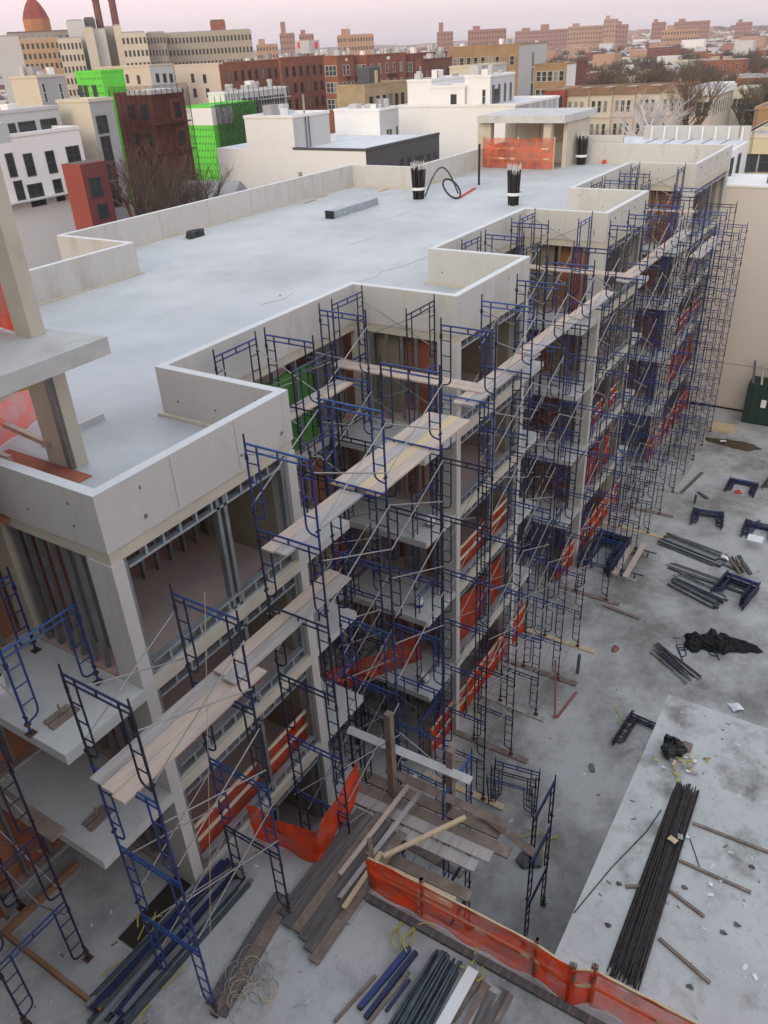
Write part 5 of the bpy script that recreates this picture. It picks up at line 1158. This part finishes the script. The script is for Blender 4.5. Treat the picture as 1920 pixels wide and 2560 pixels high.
# ---- the wide town: terraces, houses and winter trees out to the ridge
rt = random.Random(21)
HOUSES = []
for k, (w, l, h, mw, mr, nm) in enumerate([(9, 14, 8.5, BRICK, ROOFP, 'brick flat roofed house'), (8, 12, 8.0, CREAM, ROOFP, 'cream flat roofed house'), (10, 18, 9.5, BRICKT, ROOFG, 'tan flat roofed house'), (8, 11, 7.0, PALEG, None, 'pale brown gabled house'), (8, 11, 7.5, BRICKD, None, 'dark brick gabled house'), (12, 22, 11.5, BRICK, ROOFG, 'larger brick house'), (9, 12, 7.5, STUCCO, ROOFP, 'white flat roofed house')]):
    if mr is None: HOUSES.append((nm, gable, (w, l, h, 2.6, mw, ROOFB if k == 3 else ROOFG)))
    else: HOUSES.append((nm, None, (w, l, h, mw, mr)))
protos = {}
def house(kind, loc, rz, label, group):
    if kind not in protos:
        nm, fn, a = HOUSES[kind]
        if fn: t = gable('town_house', label, loc, *a, rz, group)
        else:
            w, l, h, mw, mr = a; t = thing('town_house', label, 'house', loc, group, rz)
            MB().box(-w/2, -l/2, 0, w/2, l/2, h).build('wall', mw, t); MB().box(-w/2+.3, -l/2+.3, h, w/2-.3, l/2-.3, h+.05).build('roof', mr, t)
            MB().box(-w/2+1, -1, h+.05, -w/2+2.2, .2, h+1.5).build('chimney', BRICKD, t)
            f, p = win_data(.9, 1.7, 'L', FRAME_W)
            for i in range(4):
                for j in range(2): o = put('window', f, t, (-w/2, -l/2+l*(i+.5)/4, h-2.2-3.2*j)); put('pane', p, o)
        protos[kind] = t; return t
    src = protos[kind]; t = src.copy(); COL.objects.link(t); t.location = loc; t.rotation_euler = (0, 0, rz); t['label'] = label; t['group'] = group
    near = (Vector(loc)-CAM).length < 420
    for ch in src.children:
        if not near and ch.name.split('.')[0] in ('window', 'chimney'): continue
        c = ch.copy(); COL.objects.link(c); c.parent = t
        for g in ch.children: d = g.copy(); COL.objects.link(d); d.parent = c
    return t
def zone(px, dist):
    col = 'below the hospital wing' if px < 640 else 'below the twin rose towers' if px < 840 else 'below the tan slab building' if px < 1040 else 'behind the ochre building' if px < 1330 else 'beyond the red and cream row houses' if px < 1530 else 'beyond the white tree' if px < 1700 else 'beyond the corner house' if px < 1850 else 'up the street at the right edge'
    return col + (' in the nearest rows' if dist < 280 else ' in the middle rows' if dist < 420 else ' in the far rows' if dist < 640 else ' near the ridge')
nh = 0
placed = []
for n_ in range(1600):
    if nh >= 290: break
    px = rt.uniform(1180, 1990) if rt.random() < .78 else rt.uniform(480, 1200)
    dist = 205*math.exp(rt.random()*1.75)
    if px < 1200 and dist < 330: continue
    if px < 1480 and dist < 260: continue
    q = PD(px, 200, dist); x, y = round(q.x/13)*13 + rt.uniform(-2, 2), round(q.y/22)*22 + rt.uniform(-5, 5)
    if -4 < y < 14 and x < 430: continue
    if any(abs(x-a) < 10 and abs(y-b) < 13 for a, b in placed): continue
    placed.append((x, y)); nh += 1
    kd = rt.choice([0, 1, 1, 2, 3, 3, 4, 5, 6, 6, 0])
    t = house(kd, (x, y, -.7), 0.0 if rt.random() < .8 else math.pi/2, HOUSES[kd][0] + ' ' + zone(px, dist), 'town houses beyond the court')
    k = rt.uniform(.75, 1.05); t.scale = (k*.85, k*.8, k)
ntr = 0
TK = ['dark winter tree', 'grey brown winter tree', 'brown winter tree', 'reddish winter tree', 'olive brown winter tree']
for n_ in range(2600):
    if ntr >= 285: break
    px = rt.uniform(1240, 1990) if rt.random() < .8 else rt.uniform(0, 1250)
    dist = 180*math.exp(rt.random()*1.7)
    if px < 1250 and dist < 380: continue
    if px < 1500 and dist < 225: continue
    q = PD(px, 200, dist)
    if 1 < q.y < 10 and q.x < 430: continue
    if any(abs(q.x-a) < 5 and abs(q.y-b) < 6 for a, b in placed): continue
    v = rt.randrange(5); ntr += 1
    tree(TK[v] + ' ' + zone(px, dist), (q.x, q.y, -.7), rt.uniform(.9, 1.4), v, rt.uniform(0, 6), 'winter trees of the town', True)
struct(MB().grid(lambda u, v: (1150+1900*v, -1800+4600*u, -1 + 27*min(1, v*1.2)**1.5 + (4*math.sin(u*23) + 3*math.sin(u*61+2))*v), 90, 8).build('hills', bm('winter hills', (.16, .115, .10), (.26, .22, .21), .03, .35)))
def hill(x, y):
    v = (x-1150)/1900; u = (y+1800)/4600
    return -.7 if v < 0 else -1 + 27*min(1, v*1.2)**1.5 + (4*math.sin(u*23) + 3*math.sin(u*61+2))*v
for nm, ms in (('far_town', [TOW, STUCCO, TOW2, PALEG, CREAM, ROOFP, BRICKD]), ('far_woods', [TWIG, MATS['reddish winter twigs'], BARK, MATS['olive winter twigs']])):
    m = MB()
    for k in range(5200 if nm == 'far_town' else 6500):
        dist = 430*math.exp(rt.random()**.8*1.75); q = PD(rt.uniform(380, 2050) if rt.random() < .8 else rt.uniform(-60, 400), 150, dist)
        z = hill(q.x, q.y); mi = rt.randrange(len(ms)); b0 = len(m.v)
        if nm == 'far_town':
            w, l, h = rt.uniform(2, 4.5)*(1+dist/1500), rt.uniform(3, 6)*(1+dist/1500), rt.uniform(4, 8.5)*(1.9 if rt.random() < .06 else 1)
            m.box(q.x-w, q.y-l, z-2, q.x+w, q.y+l, z+h, mi)
            m.m[-5] = rt.choice([3, 5, 5, mi]) if rt.random() < .8 else mi
        else:
            r, h = rt.uniform(2.2, 5)*(1+dist/2200), rt.uniform(5, 10)
            m.v += [(q.x, q.y, z+h), (q.x+r, q.y+rt.uniform(-1, 1), z+h*.6), (q.x, q.y+r, z+h*.55), (q.x-r, q.y, z+h*.62), (q.x+rt.uniform(-1, 1), q.y-r, z+h*.57), (q.x, q.y, z-1)]
            for i in range(4): j = 1+(i+1) % 4; m.f += [(b0, b0+1+i, b0+j), (b0+5, b0+j, b0+1+i)]; m.m += [mi, mi]
    m.build(nm, ms)['kind'] = 'stuff'
# unseen block behind the viewpoint, added and widened to shade the near bays
pb = thing('unseen_shade_tower', 'unseen tall block added behind the viewpoint to shade the near bays', 'apartment house', (-27, -20, -.7))
MB().box(0, -8, 0, 17.0, 31, 25.5).build('wall', bm('tower render', (.40, .38, .36)), pb)
f, p = win_data(1.4, 1.6, 'R', FRAME_D)
for j in range(7):
    for i in range(5): o = put('window', f, pb, (2+3.3*i, -8, 3+3.0*j)); put('pane', p, o)

# ---- evening haze over the town
hz = D.materials.new('evening haze'); hz.use_nodes = True; hn = hz.node_tree.nodes; hn.clear()
ho_ = hn.new('ShaderNodeOutputMaterial'); pv = hn.new('ShaderNodeVolumePrincipled'); pv.inputs['Color'].default_value = (.93, .86, .90, 1); pv.inputs['Density'].default_value = .00021
hz.node_tree.links.new(pv.outputs[0], ho_.inputs['Volume'])
MB().box(-310, -2510, -3, 4010, 2510, 125).build('haze', hz)['kind'] = 'stuff'
